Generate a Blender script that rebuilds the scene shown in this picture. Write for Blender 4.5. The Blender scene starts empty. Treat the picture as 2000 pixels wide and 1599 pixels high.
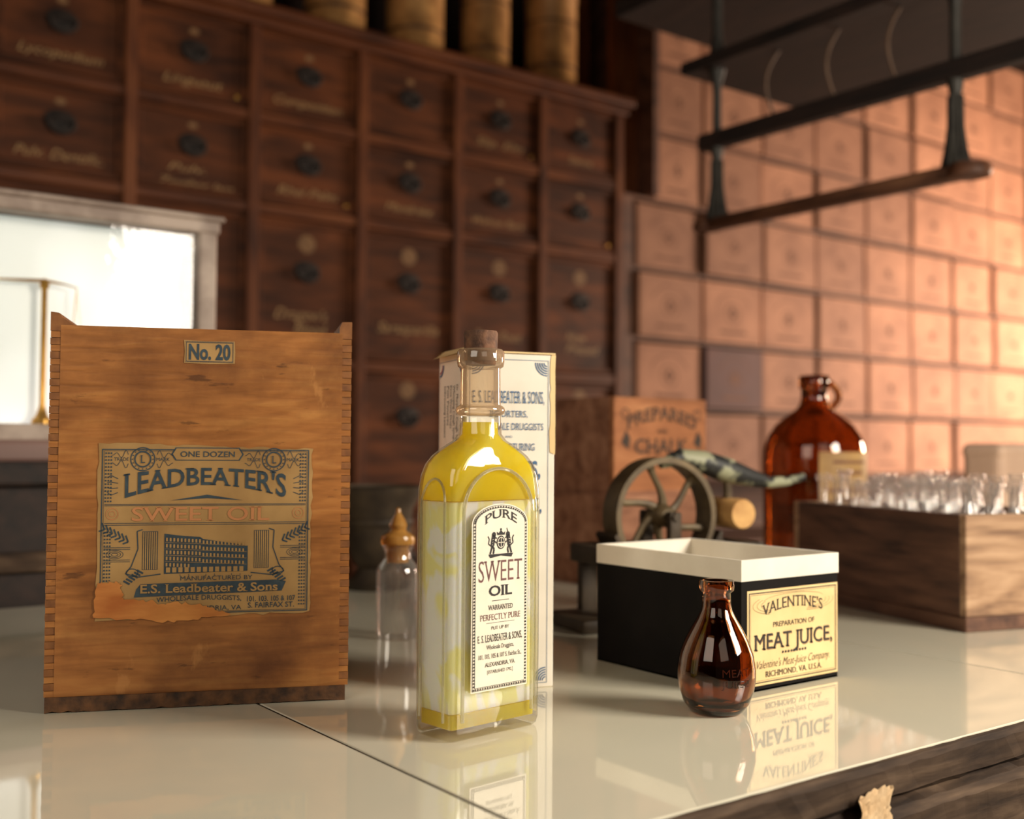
import bpy, bmesh, math, random
from mathutils import Vector, Matrix
random.seed(7)
SC=bpy.context.scene
COL=SC.collection
SC.view_settings.view_transform='Standard'
SC.view_settings.look='None'

def lin(c):
    c=c/255.0
    return c/12.92 if c<=0.04045 else ((c+0.055)/1.055)**2.4
def hx(r,g,b): return (lin(r),lin(g),lin(b),1)

# ---------------------------------------------------------------- materials
def nt(name):
    m=bpy.data.materials.new(name); m.use_nodes=True
    t=m.node_tree; b=t.nodes['Principled BSDF']
    return m,t,b
def m_noise(name,c1,c2,scale=20,rough=.5,metal=0,bump=0,stretch=(1,1,1),detail=5,lo=.3,hi=.7,dist=0,coat=0,rnd=0,spec=.5,trans=0):
    m,t,b=nt(name); N=t.nodes; L=t.links
    tc=N.new('ShaderNodeTexCoord'); mp=N.new('ShaderNodeMapping'); mp.inputs['Scale'].default_value=stretch
    L.new(tc.outputs['Object'],mp.inputs['Vector'])
    no=N.new('ShaderNodeTexNoise'); no.inputs['Scale'].default_value=scale; no.inputs['Detail'].default_value=detail
    no.inputs['Distortion'].default_value=dist
    L.new(mp.outputs['Vector'],no.inputs['Vector'])
    cr=N.new('ShaderNodeValToRGB'); cr.color_ramp.elements[0].position=lo; cr.color_ramp.elements[1].position=hi
    cr.color_ramp.elements[0].color=c1; cr.color_ramp.elements[1].color=c2
    L.new(no.outputs['Fac'],cr.inputs['Fac'])
    out=cr.outputs['Color']
    if rnd:
        oi=N.new('ShaderNodeObjectInfo'); hs=N.new('ShaderNodeHueSaturation')
        mr=N.new('ShaderNodeMapRange'); mr.inputs['To Min'].default_value=1-rnd; mr.inputs['To Max'].default_value=1+rnd
        L.new(oi.outputs['Random'],mr.inputs['Value']); L.new(mr.outputs['Result'],hs.inputs['Value'])
        L.new(out,hs.inputs['Color']); out=hs.outputs['Color']
        ad=N.new('ShaderNodeVectorMath'); ad.operation='ADD'
        L.new(tc.outputs['Object'],ad.inputs[0]); L.new(oi.outputs['Random'],ad.inputs[1]); L.new(ad.outputs['Vector'],mp.inputs['Vector'])
    L.new(out,b.inputs['Base Color'])
    b.inputs['Roughness'].default_value=rough; b.inputs['Metallic'].default_value=metal
    b.inputs['Coat Weight'].default_value=coat; b.inputs['Coat Roughness'].default_value=.03
    b.inputs['Specular IOR Level'].default_value=spec; b.inputs['Transmission Weight'].default_value=trans
    if bump:
        bp=N.new('ShaderNodeBump'); bp.inputs['Strength'].default_value=bump; bp.inputs['Distance'].default_value=.002
        L.new(no.outputs['Fac'],bp.inputs['Height']); L.new(bp.outputs['Normal'],b.inputs['Normal'])
    return m
def m_wood(name,dark,mid,light,scale=1,axis='x',rough=.5,bump=.15,wavy=2.5,stain=None,rnd=0,spec=.5,fine=90,lo=.36,hi=.64,w1=.45,s0=.52,s1=.72,cracks=False):
    """grain lines along axis"""
    m,t,b=nt(name); N=t.nodes; L=t.links
    tc=N.new('ShaderNodeTexCoord'); src=tc.outputs['Object']
    if rnd:
        oi=N.new('ShaderNodeObjectInfo'); ad=N.new('ShaderNodeVectorMath'); ad.operation='ADD'
        sc=N.new('ShaderNodeMath'); sc.operation='MULTIPLY'; sc.inputs[1].default_value=7
        L.new(oi.outputs['Random'],sc.inputs[0]); L.new(src,ad.inputs[0]); L.new(sc.outputs[0],ad.inputs[1]); src=ad.outputs['Vector']
    mp=N.new('ShaderNodeMapping'); 
    s={'x':(.12,1,1),'z':(1,1,.12),'y':(1,.12,1)}[axis]; mp.inputs['Scale'].default_value=[q*scale for q in s]
    L.new(src,mp.inputs['Vector'])
    n1=N.new('ShaderNodeTexNoise'); n1.inputs['Scale'].default_value=fine; n1.inputs['Detail'].default_value=10; n1.inputs['Distortion'].default_value=.4
    L.new(mp.outputs['Vector'],n1.inputs['Vector'])
    mp2=N.new('ShaderNodeMapping'); s2={'x':(.3,1,1),'z':(1,1,.3),'y':(1,.3,1)}[axis]; mp2.inputs['Scale'].default_value=[q*scale for q in s2]
    L.new(src,mp2.inputs['Vector'])
    n2=N.new('ShaderNodeTexNoise'); n2.inputs['Scale'].default_value=14; n2.inputs['Detail'].default_value=5; n2.inputs['Distortion'].default_value=wavy
    L.new(mp2.outputs['Vector'],n2.inputs['Vector'])
    mx=N.new('ShaderNodeMath'); mx.operation='MULTIPLY_ADD'; mx.inputs[1].default_value=w1
    L.new(n1.outputs['Fac'],mx.inputs[0])
    mm=N.new('ShaderNodeMath'); mm.operation='MULTIPLY'; mm.inputs[1].default_value=1-w1
    L.new(n2.outputs['Fac'],mm.inputs[0]); L.new(mm.outputs[0],mx.inputs[2])
    cr=N.new('ShaderNodeValToRGB'); e=cr.color_ramp.elements
    e[0].position=lo; e[0].color=dark; e[1].position=hi; e[1].color=light
    k=e.new((lo+hi)/2); k.color=mid
    L.new(mx.outputs[0],cr.inputs['Fac']); out=cr.outputs['Color']
    if stain:
        n3=N.new('ShaderNodeTexNoise'); n3.inputs['Scale'].default_value=13; n3.inputs['Detail'].default_value=11; n3.inputs['Roughness'].default_value=.62
        L.new(tc.outputs['Object'],n3.inputs['Vector'])
        r3=N.new('ShaderNodeValToRGB'); r3.color_ramp.elements[0].position=s0; r3.color_ramp.elements[0].color=(0,0,0,1)
        r3.color_ramp.elements[1].position=s1; r3.color_ramp.elements[1].color=(.85,.85,.85,1)
        L.new(n3.outputs['Fac'],r3.inputs['Fac'])
        mi=N.new('ShaderNodeMixRGB'); mi.inputs['Color2'].default_value=stain
        L.new(r3.outputs['Color'],mi.inputs['Fac']); L.new(out,mi.inputs['Color1']); out=mi.outputs['Color']
    if cracks:
        wv=N.new('ShaderNodeTexWave'); wv.wave_type='RINGS'; wv.rings_direction='Y'; wv.inputs['Scale'].default_value=30; wv.inputs['Distortion'].default_value=4.0; wv.inputs['Detail'].default_value=3; wv.inputs['Detail Scale'].default_value=.6
        mp4=N.new('ShaderNodeMapping'); mp4.inputs['Location'].default_value=(-.02,0,-.26); mp4.inputs['Scale'].default_value=(.6,0,1)
        L.new(tc.outputs['Object'],mp4.inputs['Vector']); L.new(mp4.outputs['Vector'],wv.inputs['Vector'])
        r4=N.new('ShaderNodeValToRGB'); r4.color_ramp.elements[0].position=.0; r4.color_ramp.elements[0].color=(.22,.22,.22,1)
        r4.color_ramp.elements[1].position=.3; r4.color_ramp.elements[1].color=(0,0,0,1)
        L.new(wv.outputs['Fac'],r4.inputs['Fac'])
        mi=N.new('ShaderNodeMixRGB'); mi.inputs['Color2'].default_value=dark
        L.new(r4.outputs['Color'],mi.inputs['Fac']); L.new(out,mi.inputs['Color1']); out=mi.outputs['Color']
        for sc_,st,thr,col_,amt in ((80,(.35,1,1.4),.62,hx(66,36,16),.65),(38,(1,1,.5),.64,hx(206,146,84),.4)):
            n5=N.new('ShaderNodeTexNoise'); n5.inputs['Scale'].default_value=sc_; n5.inputs['Detail'].default_value=9; n5.inputs['Roughness'].default_value=.6
            mp5=N.new('ShaderNodeMapping'); mp5.inputs['Scale'].default_value=st; L.new(tc.outputs['Object'],mp5.inputs['Vector']); L.new(mp5.outputs['Vector'],n5.inputs['Vector'])
            r5=N.new('ShaderNodeValToRGB'); r5.color_ramp.elements[0].position=thr; r5.color_ramp.elements[0].color=(0,0,0,1); r5.color_ramp.elements[1].position=thr+.05; r5.color_ramp.elements[1].color=(amt,amt,amt,1)
            L.new(n5.outputs['Fac'],r5.inputs['Fac'])
            mi=N.new('ShaderNodeMixRGB'); mi.inputs['Color2'].default_value=col_
            L.new(r5.outputs['Color'],mi.inputs['Fac']); L.new(out,mi.inputs['Color1']); out=mi.outputs['Color']
    L.new(out,b.inputs['Base Color']); b.inputs['Roughness'].default_value=rough; b.inputs['Specular IOR Level'].default_value=spec
    bp=N.new('ShaderNodeBump'); bp.inputs['Strength'].default_value=bump; bp.inputs['Distance'].default_value=.001
    L.new(n1.outputs['Fac'],bp.inputs['Height']); L.new(bp.outputs['Normal'],b.inputs['Normal'])
    return m
def m_thin(name,tint,gloss=.06,edge=(.5,.5,.45,1),rough=.02,haze=.0,hcol=(.9,.85,.75,1),bump=.18,cap=.5):
    m=bpy.data.materials.new(name); m.use_nodes=True; t=m.node_tree; N=t.nodes; L=t.links
    N.remove(N['Principled BSDF']); o=N['Material Output']
    lw=N.new('ShaderNodeLayerWeight'); lw.inputs['Blend'].default_value=.3
    mc=N.new('ShaderNodeMixRGB'); mc.inputs['Color1'].default_value=tint; mc.inputs['Color2'].default_value=edge
    L.new(lw.outputs['Facing'],mc.inputs['Fac'])
    tr=N.new('ShaderNodeBsdfTransparent'); L.new(mc.outputs['Color'],tr.inputs['Color'])
    base=tr
    no=N.new('ShaderNodeTexNoise'); no.inputs['Scale'].default_value=60; tc=N.new('ShaderNodeTexCoord'); L.new(tc.outputs['Object'],no.inputs['Vector'])
    if haze:  # diffuse haze brightens the thin glass in place of refracted light
        df=N.new('ShaderNodeBsdfDiffuse'); df.inputs['Color'].default_value=hcol; tl=N.new('ShaderNodeBsdfTranslucent'); tl.inputs['Color'].default_value=hcol
        m0=N.new('ShaderNodeMixShader'); L.new(df.outputs[0],m0.inputs[1]); L.new(tl.outputs[0],m0.inputs[2])
        hz=N.new('ShaderNodeMath'); hz.operation='MULTIPLY_ADD'; hz.inputs[1].default_value=haze*2.5; hz.inputs[2].default_value=haze; hz.use_clamp=True
        L.new(lw.outputs['Facing'],hz.inputs[0])
        m1=N.new('ShaderNodeMixShader'); L.new(hz.outputs[0],m1.inputs['Fac']); L.new(tr.outputs[0],m1.inputs[1]); L.new(m0.outputs[0],m1.inputs[2]); base=m1
    gl=N.new('ShaderNodeBsdfGlossy'); gl.inputs['Roughness'].default_value=rough
    fr=N.new('ShaderNodeFresnel'); fr.inputs['IOR'].default_value=1.5
    bp=N.new('ShaderNodeBump'); bp.inputs['Strength'].default_value=bump; bp.inputs['Distance'].default_value=.002
    L.new(no.outputs['Fac'],bp.inputs['Height']); L.new(bp.outputs['Normal'],gl.inputs['Normal'])
    ad=N.new('ShaderNodeMath'); ad.operation='ADD'; ad.inputs[1].default_value=gloss; ad.use_clamp=True
    L.new(fr.outputs['Fac'],ad.inputs[0])
    ml=N.new('ShaderNodeMath'); ml.operation='MINIMUM'; ml.inputs[1].default_value=cap; L.new(ad.outputs[0],ml.inputs[0])
    mi=N.new('ShaderNodeMixShader'); L.new(ml.outputs[0],mi.inputs['Fac']); L.new(base.outputs[0],mi.inputs[1]); L.new(gl.outputs[0],mi.inputs[2])
    L.new(mi.outputs[0],o.inputs['Surface'])
    return m
def m_glass(name,col,ior=1.5,rough=.02):
    m,t,b=nt(name); b.inputs['Base Color'].default_value=col; b.inputs['Transmission Weight'].default_value=1
    b.inputs['IOR'].default_value=ior; b.inputs['Roughness'].default_value=rough
    N=t.nodes; no=N.new('ShaderNodeTexNoise'); no.inputs['Scale'].default_value=45; tc=N.new('ShaderNodeTexCoord')
    t.links.new(tc.outputs['Object'],no.inputs['Vector'])
    bp=N.new('ShaderNodeBump'); bp.inputs['Strength'].default_value=.15; bp.inputs['Distance'].default_value=.002
    t.links.new(no.outputs['Fac'],bp.inputs['Height']); t.links.new(bp.outputs['Normal'],b.inputs['Normal'])
    return m
def m_milky(name,c1,c2,transl,scale=25,dist=2.0,refr=0,lo=.4,hi=.6,stretch=(1,1,1),rough=.25,ior=1.35,sss=0,sscale=.03):
    m=bpy.data.materials.new(name); m.use_nodes=True; t=m.node_tree; N=t.nodes; L=t.links
    b=N['Principled BSDF']; o=N['Material Output']
    tc=N.new('ShaderNodeTexCoord'); mp=N.new('ShaderNodeMapping'); mp.inputs['Scale'].default_value=stretch
    L.new(tc.outputs['Object'],mp.inputs['Vector'])
    no=N.new('ShaderNodeTexNoise'); no.inputs['Scale'].default_value=scale; no.inputs['Distortion'].default_value=dist; no.inputs['Detail'].default_value=2
    L.new(mp.outputs['Vector'],no.inputs['Vector'])
    cr=N.new('ShaderNodeValToRGB'); cr.color_ramp.elements[0].position=lo; cr.color_ramp.elements[1].position=hi
    cr.color_ramp.elements[0].color=c1; cr.color_ramp.elements[1].color=c2
    L.new(no.outputs['Fac'],cr.inputs['Fac'])
    L.new(cr.outputs['Color'],b.inputs['Base Color']); b.inputs['Roughness'].default_value=rough
    b.inputs['Transmission Weight'].default_value=refr; b.inputs['IOR'].default_value=ior
    if sss:
        b.inputs['Subsurface Weight'].default_value=sss; b.inputs['Subsurface Radius'].default_value=(1,.88,.6); b.inputs['Subsurface Scale'].default_value=sscale
    tl=N.new('ShaderNodeBsdfTranslucent'); L.new(cr.outputs['Color'],tl.inputs['Color'])
    mi=N.new('ShaderNodeMixShader'); mi.inputs['Fac'].default_value=transl
    L.new(b.outputs[0],mi.inputs[1]); L.new(tl.outputs[0],mi.inputs[2]); L.new(mi.outputs[0],o.inputs['Surface'])
    return m

# ---------------------------------------------------------------- mesh builder
def planeM(o,x,y):
    x=Vector(x).normalized(); y=Vector(y).normalized(); n=x.cross(y)
    return Matrix(((x.x,y.x,n.x,o[0]),(x.y,y.y,n.y,o[1]),(x.z,y.z,n.z,o[2]),(0,0,0,1)))
def T(x,y,z): return Matrix.Translation((x,y,z))
def RX(a): return Matrix.Rotation(math.radians(a),4,'X')
_tc={}
def text_geo(s,serif=False,bold=0,shear=0):
    k=(s,serif,bold,shear)
    if k in _tc: return _tc[k]
    cu=bpy.data.curves.new('t','FONT'); cu.body=s; cu.size=1; cu.offset=bold; cu.shear=shear; cu.resolution_u=3
    ob=bpy.data.objects.new('t',cu); COL.objects.link(ob); bpy.context.view_layer.update()
    dg=bpy.context.evaluated_depsgraph_get(); me=bpy.data.meshes.new_from_object(ob.evaluated_get(dg))
    vs=[(v.co.x,v.co.y) for v in me.vertices]; fs=[list(p.vertices) for p in me.polygons]
    if serif:
        cnt={}
        for f in fs:
            for i in range(len(f)):
                e=tuple(sorted((f[i],f[(i+1)%len(f)]))); cnt[e]=cnt.get(e,0)+1
        for (a,b2),c in list(cnt.items()):
            if c!=1: continue
            A=vs[a];B=vs[b2]
            if abs(A[1]-B[1])>.002: continue
            ln=abs(A[0]-B[0]); y=(A[1]+B[1])/2
            if ln<.03 or ln>.24: continue
            x0=min(A[0],B[0])-.055; x1=max(A[0],B[0])+.055
            if abs(y)<.03: yy=(y,y+.05)
            elif y>.62: yy=(y-.05,y)
            else: continue
            n=len(vs); vs+= [(x0,yy[0]),(x1,yy[0]),(x1,yy[1]),(x0,yy[1])]; fs.append([n,n+1,n+2,n+3])
    bpy.data.objects.remove(ob); bpy.data.curves.remove(cu); bpy.data.meshes.remove(me)
    _tc[k]=(vs,fs); return _tc[k]
CAP=max(v[1] for v in text_geo('H')[0])

class MB:
    def __init__(s): s.v=[];s.f=[];s.m=[];s.s=[]
    def add(s,vs,fs,mat=0,M=None,smooth=False):
        n=len(s.v)
        for p in vs:
            p=Vector(p); s.v.append(M@p if M is not None else p)
        for f in fs: s.f.append([n+i for i in f]); s.m.append(mat); s.s.append(smooth)
        return s
    def box(s,a,b,mat=0,M=None,bev=0,seg=2):
        c=[(a[i]+b[i])/2 for i in range(3)]; d=[abs(b[i]-a[i]) for i in range(3)]
        if bev<=0:
            vs=[(x,y,z) for x in (a[0],b[0]) for y in (a[1],b[1]) for z in (a[2],b[2])]
            fs=[(0,1,3,2),(4,6,7,5),(0,4,5,1),(2,3,7,6),(0,2,6,4),(1,5,7,3)]
            return s.add(vs,fs,mat,M)
        bm=bmesh.new(); bmesh.ops.create_cube(bm,size=1)
        for v in bm.verts: v.co=Vector((v.co.x*d[0]+c[0],v.co.y*d[1]+c[1],v.co.z*d[2]+c[2]))
        bmesh.ops.bevel(bm,geom=list(bm.edges),offset=bev,segments=seg,profile=.5,affect='EDGES')
        bm.verts.index_update()
        s.add([v.co.copy() for v in bm.verts],[[v.index for v in f.verts] for f in bm.faces],mat,M); bm.free(); return s
    def lathe(s,prof,seg=32,mat=0,M=None,smooth=True,closed=False):
        vs=[];fs=[];ring=[]
        for r,z in prof:
            if r<=1e-6: ring.append([len(vs)]); vs.append((0,0,z))
            else:
                ring.append(list(range(len(vs),len(vs)+seg)))
                for i in range(seg):
                    a=2*math.pi*i/seg; vs.append((r*math.cos(a),r*math.sin(a),z))
        pairs=[(i,i+1) for i in range(len(prof)-1)]
        if closed: pairs.append((len(prof)-1,0))
        for i,j in pairs:
            A=ring[i];B=ring[j]
            if len(A)==1 and len(B)==1: continue
            for k in range(seg):
                k2=(k+1)%seg
                if len(A)==1: fs.append((A[0],B[k],B[k2]))
                elif len(B)==1: fs.append((A[k],A[k2],B[0]))
                else: fs.append((A[k],A[k2],B[k2],B[k]))
        return s.add(vs,fs,mat,M,smooth)
    def loft(s,rings,mat=0,M=None,smooth=True,cap0=True,cap1=True):
        n=len(rings[0]); vs=[p for r in rings for p in r]; fs=[]
        for i in range(len(rings)-1):
            for k in range(n):
                k2=(k+1)%n; fs.append((i*n+k,i*n+k2,(i+1)*n+k2,(i+1)*n+k))
        if cap0: fs.append(tuple(reversed(range(n))))
        if cap1: fs.append(tuple(range((len(rings)-1)*n,len(rings)*n)))
        return s.add(vs,fs,mat,M,smooth)
    def tube(s,pts,rad,seg=10,mat=0,M=None,b0=(0,1,0),sb=1.0,smooth=True):
        pts=[Vector(p) for p in pts]; b0=Vector(b0); rings=[]
        if not isinstance(rad,(list,tuple)): rad=[rad]*len(pts)
        for i,p in enumerate(pts):
            t=(pts[min(i+1,len(pts)-1)]-pts[max(i-1,0)]).normalized()
            b=(b0-t*b0.dot(t)).normalized(); n=b.cross(t)
            rings.append([p+n*(rad[i]*math.cos(2*math.pi*k/seg))+b*(rad[i]*sb*math.sin(2*math.pi*k/seg)) for k in range(seg)])
        return s.loft(rings,mat,M,smooth)
    def prism(s,poly,z0,z1,mat=0,M=None):
        n=len(poly); vs=[(x,y,z0) for x,y in poly]+[(x,y,z1) for x,y in poly]
        fs=[tuple(range(n,2*n)),tuple(reversed(range(n)))]+[(i,(i+1)%n,n+(i+1)%n,n+i) for i in range(n)]
        return s.add(vs,fs,mat,M)
    # flat drawing helpers (in plane coords)
    def poly(s,pts,mat,M,z=.0002): return s.add([(x,y,z) for x,y in pts],[list(range(len(pts)))],mat,M)
    def rect(s,x0,y0,x1,y1,mat,M,z=.0002): return s.poly([(x0,y0),(x1,y0),(x1,y1),(x0,y1)],mat,M,z)
    def frame(s,x0,y0,x1,y1,t,mat,M,z=.0002):
        s.rect(x0,y0,x1,y0+t,mat,M,z); s.rect(x0,y1-t,x1,y1,mat,M,z); s.rect(x0,y0+t,x0+t,y1-t,mat,M,z); s.rect(x1-t,y0+t,x1,y1-t,mat,M,z)
    def ell(s,cx,cy,rx,ry,mat,M,z=.0002,n=28): return s.poly([(cx+rx*math.cos(2*math.pi*i/n),cy+ry*math.sin(2*math.pi*i/n)) for i in range(n)],mat,M,z)
    def ring(s,cx,cy,rx,ry,t,mat,M,z=.0002,n=32,a0=0,a1=360):
        vs=[];fs=[]
        for i in range(n+1):
            a=math.radians(a0+(a1-a0)*i/n); c,q=math.cos(a),math.sin(a)
            vs+=[(cx+rx*c,cy+ry*q,z),(cx+(rx-t)*c,cy+(ry-t)*q,z)]
        for i in range(n): fs.append((2*i,2*i+2,2*i+3,2*i+1))
        return s.add(vs,fs,mat,M)
    def stroke(s,pts,t,mat,M,z=.0002):
        for i in range(len(pts)-1):
            a=Vector(pts[i]);b=Vector(pts[i+1]); d=(b-a)
            if d.length<1e-9: continue
            d.normalize(); n=Vector((-d.y,d.x))*t/2
            s.poly([a-n,b-n,b+n,a+n],mat,M,z)
    def text(s,st,cx,cy,w,h,mat,M,z=.0004,arch=0,serif=False,bold=0,shear=0,rot=0,swell=0):
        vs,fs=text_geo(st,serif,bold,shear)
        x0=min(v[0] for v in vs); x1=max(v[0] for v in vs)
        sx=w/(x1-x0); sy=h/CAP; out=[]; ca,sa=math.cos(math.radians(rot)),math.sin(math.radians(rot))
        for x,y in vs:
            X=(x-(x0+x1)/2)*sx; Y=y*sy; q=(2*X/w)
            Y=Y*(1+swell*q*q)-h/2
            Y+=arch*(1-q*q)
            X,Y=X*ca-Y*sa,X*sa+Y*ca
            out.append((cx+X,cy+Y,z))
        return s.add(out,fs,mat,M)

def props(o,label,cat,kind,group):
    if label: o['label']=label
    if cat: o['category']=cat
    if kind: o['kind']=kind
    if group: o['group']=group
def mk(mb,name,mats,parent=None,loc=(0,0,0),rz=0,label=None,cat=None,kind=None,group=None,recalc=False,sharp=35):
    me=bpy.data.meshes.new(name); me.from_pydata([tuple(v) for v in mb.v],[],mb.f)
    for m in (mats if isinstance(mats,(list,tuple)) else [mats]): me.materials.append(m)
    for p,mi,sm in zip(me.polygons,mb.m,mb.s): p.material_index=mi; p.use_smooth=sm
    if recalc:
        bm=bmesh.new(); bm.from_mesh(me); bmesh.ops.recalc_face_normals(bm,faces=bm.faces); bm.to_mesh(me); bm.free()
    if any(mb.s):
        try: me.set_sharp_from_angle(angle=math.radians(sharp))
        except Exception: pass
    me.update()
    o=bpy.data.objects.new(name,me); COL.objects.link(o); o.location=loc; o.rotation_euler=(0,0,math.radians(rz))
    if parent: o.parent=parent
    props(o,label,cat,kind,group); return o
def E(name,loc,rz=0,label=None,cat=None,group=None):
    o=bpy.data.objects.new(name,None); o.empty_display_size=.02; COL.objects.link(o); o.location=loc; o.rotation_euler=(0,0,math.radians(rz))
    props(o,label,cat,None,group); return o
def rrect(w,d,r,z,n=8):
    pts=[]; r=min(r,w-1e-5,d-1e-5)
    for cx,cy,a0 in ((w-r,d-r,0),(-(w-r),d-r,90),(-(w-r),-(d-r),180),(w-r,-(d-r),270)):
        for i in range(n+1):
            a=math.radians(a0+90*i/n); pts.append((cx+r*math.cos(a),cy+r*math.sin(a),z))
    return pts

# ---------------------------------------------------------------- material library
M_tile=m_noise('cream_glass_tile',hx(224,216,192),hx(234,228,206),scale=3,rough=.05,coat=.6,spec=.7)
M_gap=m_noise('dark_seam_grout',hx(34,24,16),hx(62,46,32),scale=40,rough=.9,spec=.1)
M_cwood=m_wood('counter_wood',hx(36,26,20),hx(70,54,41),hx(102,82,64),axis='x',rough=.8,spec=.25,bump=.8,fine=120,w1=.6)
M_cab=m_wood('cabinet_mahogany',hx(58,28,12),hx(94,50,24),hx(118,68,35),scale=.5,axis='x',rough=.55,bump=.1,spec=.25)
M_cabz=m_wood('cabinet_mahogany_upright',hx(58,28,12),hx(94,50,24),hx(118,68,35),scale=.5,axis='z',rough=.55,bump=.1,spec=.25)
M_drw=m_wood('drawer_front_wood',hx(48,23,9),hx(80,42,19),hx(110,60,29),scale=.5,axis='x',rough=.6,rnd=1,bump=.1,spec=.2)
M_iron=m_noise('black_iron',hx(22,15,11),hx(42,30,23),scale=60,rough=.7,metal=.1)
M_cream=m_noise('cream_paint_lettering',hx(128,98,58),hx(176,140,90),scale=80,rough=.6)
M_disc=m_noise('faded_disc_paper',hx(96,66,36),hx(134,98,58),scale=80,rough=.7)
M_dark=m_noise('dark_plaster',hx(34,21,14),hx(52,33,22),scale=4,rough=.9)
M_floor=m_wood('floor_boards',hx(30,20,14),hx(52,36,25),hx(70,50,34),axis='x',rough=.6)
M_tin=m_noise('gilt_tin',hx(134,92,50),hx(202,152,92),scale=18,rough=.45,metal=.15,dist=1)
M_tind=m_noise('tin_band',hx(70,44,24),hx(110,76,42),scale=18,rough=.45)
M_card=m_noise('pink_tan_cardboard',hx(144,98,72),hx(174,124,94),scale=9,rough=.75,rnd=.16,detail=3)
M_cardp=m_noise('mauve_cardboard',hx(84,56,54),hx(102,68,64),scale=9,rough=.75)
M_cardink=m_noise('faded_print',hx(104,66,46),hx(128,86,62),scale=50,rough=.8)
M_shelf=m_wood('shelving_wood',hx(58,34,22),hx(88,54,36),hx(110,72,50),scale=.5,axis='x',rough=.7)
M_box=m_wood('box_pine',hx(130,80,36),hx(168,108,54),hx(190,132,70),scale=1.0,axis='x',rough=.42,bump=.3,stain=hx(92,50,22),wavy=1.8,fine=200,lo=.32,hi=.68,w1=.6,s0=.47,s1=.72,cracks=True)
M_boxend=m_noise('box_end_grain',hx(110,66,32),hx(152,98,50),scale=120,rough=.6)
M_boxdark=m_noise('box_dark_edge',hx(44,28,18),hx(110,72,40),scale=130,rough=.7,bump=.6)
M_torn=m_noise('bare_wood_scar',hx(172,98,40),hx(220,150,78),scale=60,rough=.8,stretch=(.3,1,1.2),bump=.15,lo=.35,hi=.65)
M_lab=m_noise('aged_tan_paper',hx(146,110,62),hx(188,150,94),scale=30,rough=.6,lo=.25,hi=.75)
M_navy=m_noise('navy_ink',hx(38,54,68),hx(60,76,84),scale=200,rough=.6)
M_pink=m_noise('salmon_ink',hx(186,122,76),hx(196,134,86),scale=90,rough=.6)
M_white=m_noise('ivory_card',hx(224,215,198),hx(240,233,218),scale=25,rough=.6)
M_ivory=m_noise('ivory_label_paper',hx(236,224,202),hx(246,236,216),scale=60,rough=.5)
M_ink=m_noise('black_ink',hx(26,22,24),hx(44,36,36),scale=200,rough=.6)
M_swt=m_noise('faded_maroon_ink',hx(96,58,60),hx(128,82,78),scale=200,rough=.6)
M_blue=m_noise('blue_ink',hx(40,84,130),hx(66,106,146),scale=200,rough=.6)
M_red=m_noise('red_ink',hx(150,50,60),hx(170,70,76),scale=200,rough=.6)
M_black=m_noise('black_card',hx(14,11,10),hx(22,18,16),scale=40,rough=.75,spec=.15)
M_yel=m_noise('straw_label_paper',hx(222,188,130),hx(238,208,152),scale=30,rough=.55)
M_cork=m_noise('dark_cork',hx(70,48,38),hx(130,90,64),scale=160,rough=.8,bump=.8)
M_glass=m_thin('clear_glass',(.995,.99,.97,1),gloss=.02,edge=(.98,.97,.90,1),haze=.010,hcol=(1,.96,.75,1))
M_mould=m_thin('glass_moulding',(.98,.96,.86,1),gloss=.22,edge=(.96,.92,.70,1),haze=.25,hcol=(1,.97,.75,1),bump=.05)
M_neck=m_thin('hazy_neck_glass',(.93,.84,.72,1),gloss=.05,edge=(.66,.45,.28,1),haze=.17,hcol=(.86,.68,.50,1))  # pale haze in the colour stands for light refracted through the neck
M_vial=m_thin('vial_glass',(.98,.97,.96,1),gloss=.07,edge=(.86,.83,.80,1),haze=.06,hcol=(1,.94,.90,1),cap=.4,bump=.03)
M_pane=m_thin('pane_glass',(.97,.98,.97,1),gloss=.0,edge=(.9,.9,.88,1))
M_amber=m_glass('amber_glass',(.48,.21,.07,1))
M_amberd=m_glass('dark_amber_glass',(.44,.18,.07,1))
M_oil=m_milky('clear_yellow_oil',(1,.78,.03,1),(1,.88,.16,1),.30,refr=.3,scale=10,rough=.05,sss=.5,sscale=.03)
M_fat=m_milky('congealed_oil',(1,.90,.42,1),(1,.985,.88,1),.05,scale=20,dist=3.2,lo=.47,hi=.57,stretch=(1,1,.6),sss=.8,sscale=.012)
M_brass=m_noise('brass',hx(170,120,48),hx(214,164,84),scale=30,rough=.3,metal=.9)
M_goldcap=m_noise('ochre_glass_stopper',hx(190,130,54),hx(222,166,86),scale=60,rough=.2,trans=.45)
M_silver=m_noise('grey_painted_frame',hx(140,122,110),hx(182,164,150),scale=22,rough=.6,lo=.4,hi=.6)
M_rose=m_noise('rose_grey_wood',hx(104,78,70),hx(140,108,98),scale=14,rough=.5,stretch=(.2,1,1))
M_olive=m_noise('olive_cast_iron',hx(66,52,34),hx(112,94,64),scale=40,rough=.55,metal=.2,bump=.3)
M_darkiron=m_noise('brown_cast_iron',hx(40,30,20),hx(72,58,40),scale=40,rough=.6,metal=.2,bump=.3)
M_flake=m_noise('flaking_green_paint',hx(28,28,26),hx(148,148,120),scale=34,rough=.55,lo=.47,hi=.52,bump=.4)
M_logend=m_noise('sawn_wood_end',hx(176,128,72),hx(214,168,104),scale=60,rough=.7)
M_orange=m_wood('chalk_box_wood',hx(138,84,48),hx(170,108,66),hx(188,128,82),scale=1,axis='x',rough=.7)
M_brown=m_wood('brown_box_wood',hx(116,74,52),hx(154,104,76),hx(178,128,98),scale=1,axis='x',rough=.7)
M_sten=m_noise('faded_stencil',hx(50,42,38),hx(82,64,50),scale=60,rough=.8)
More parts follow.
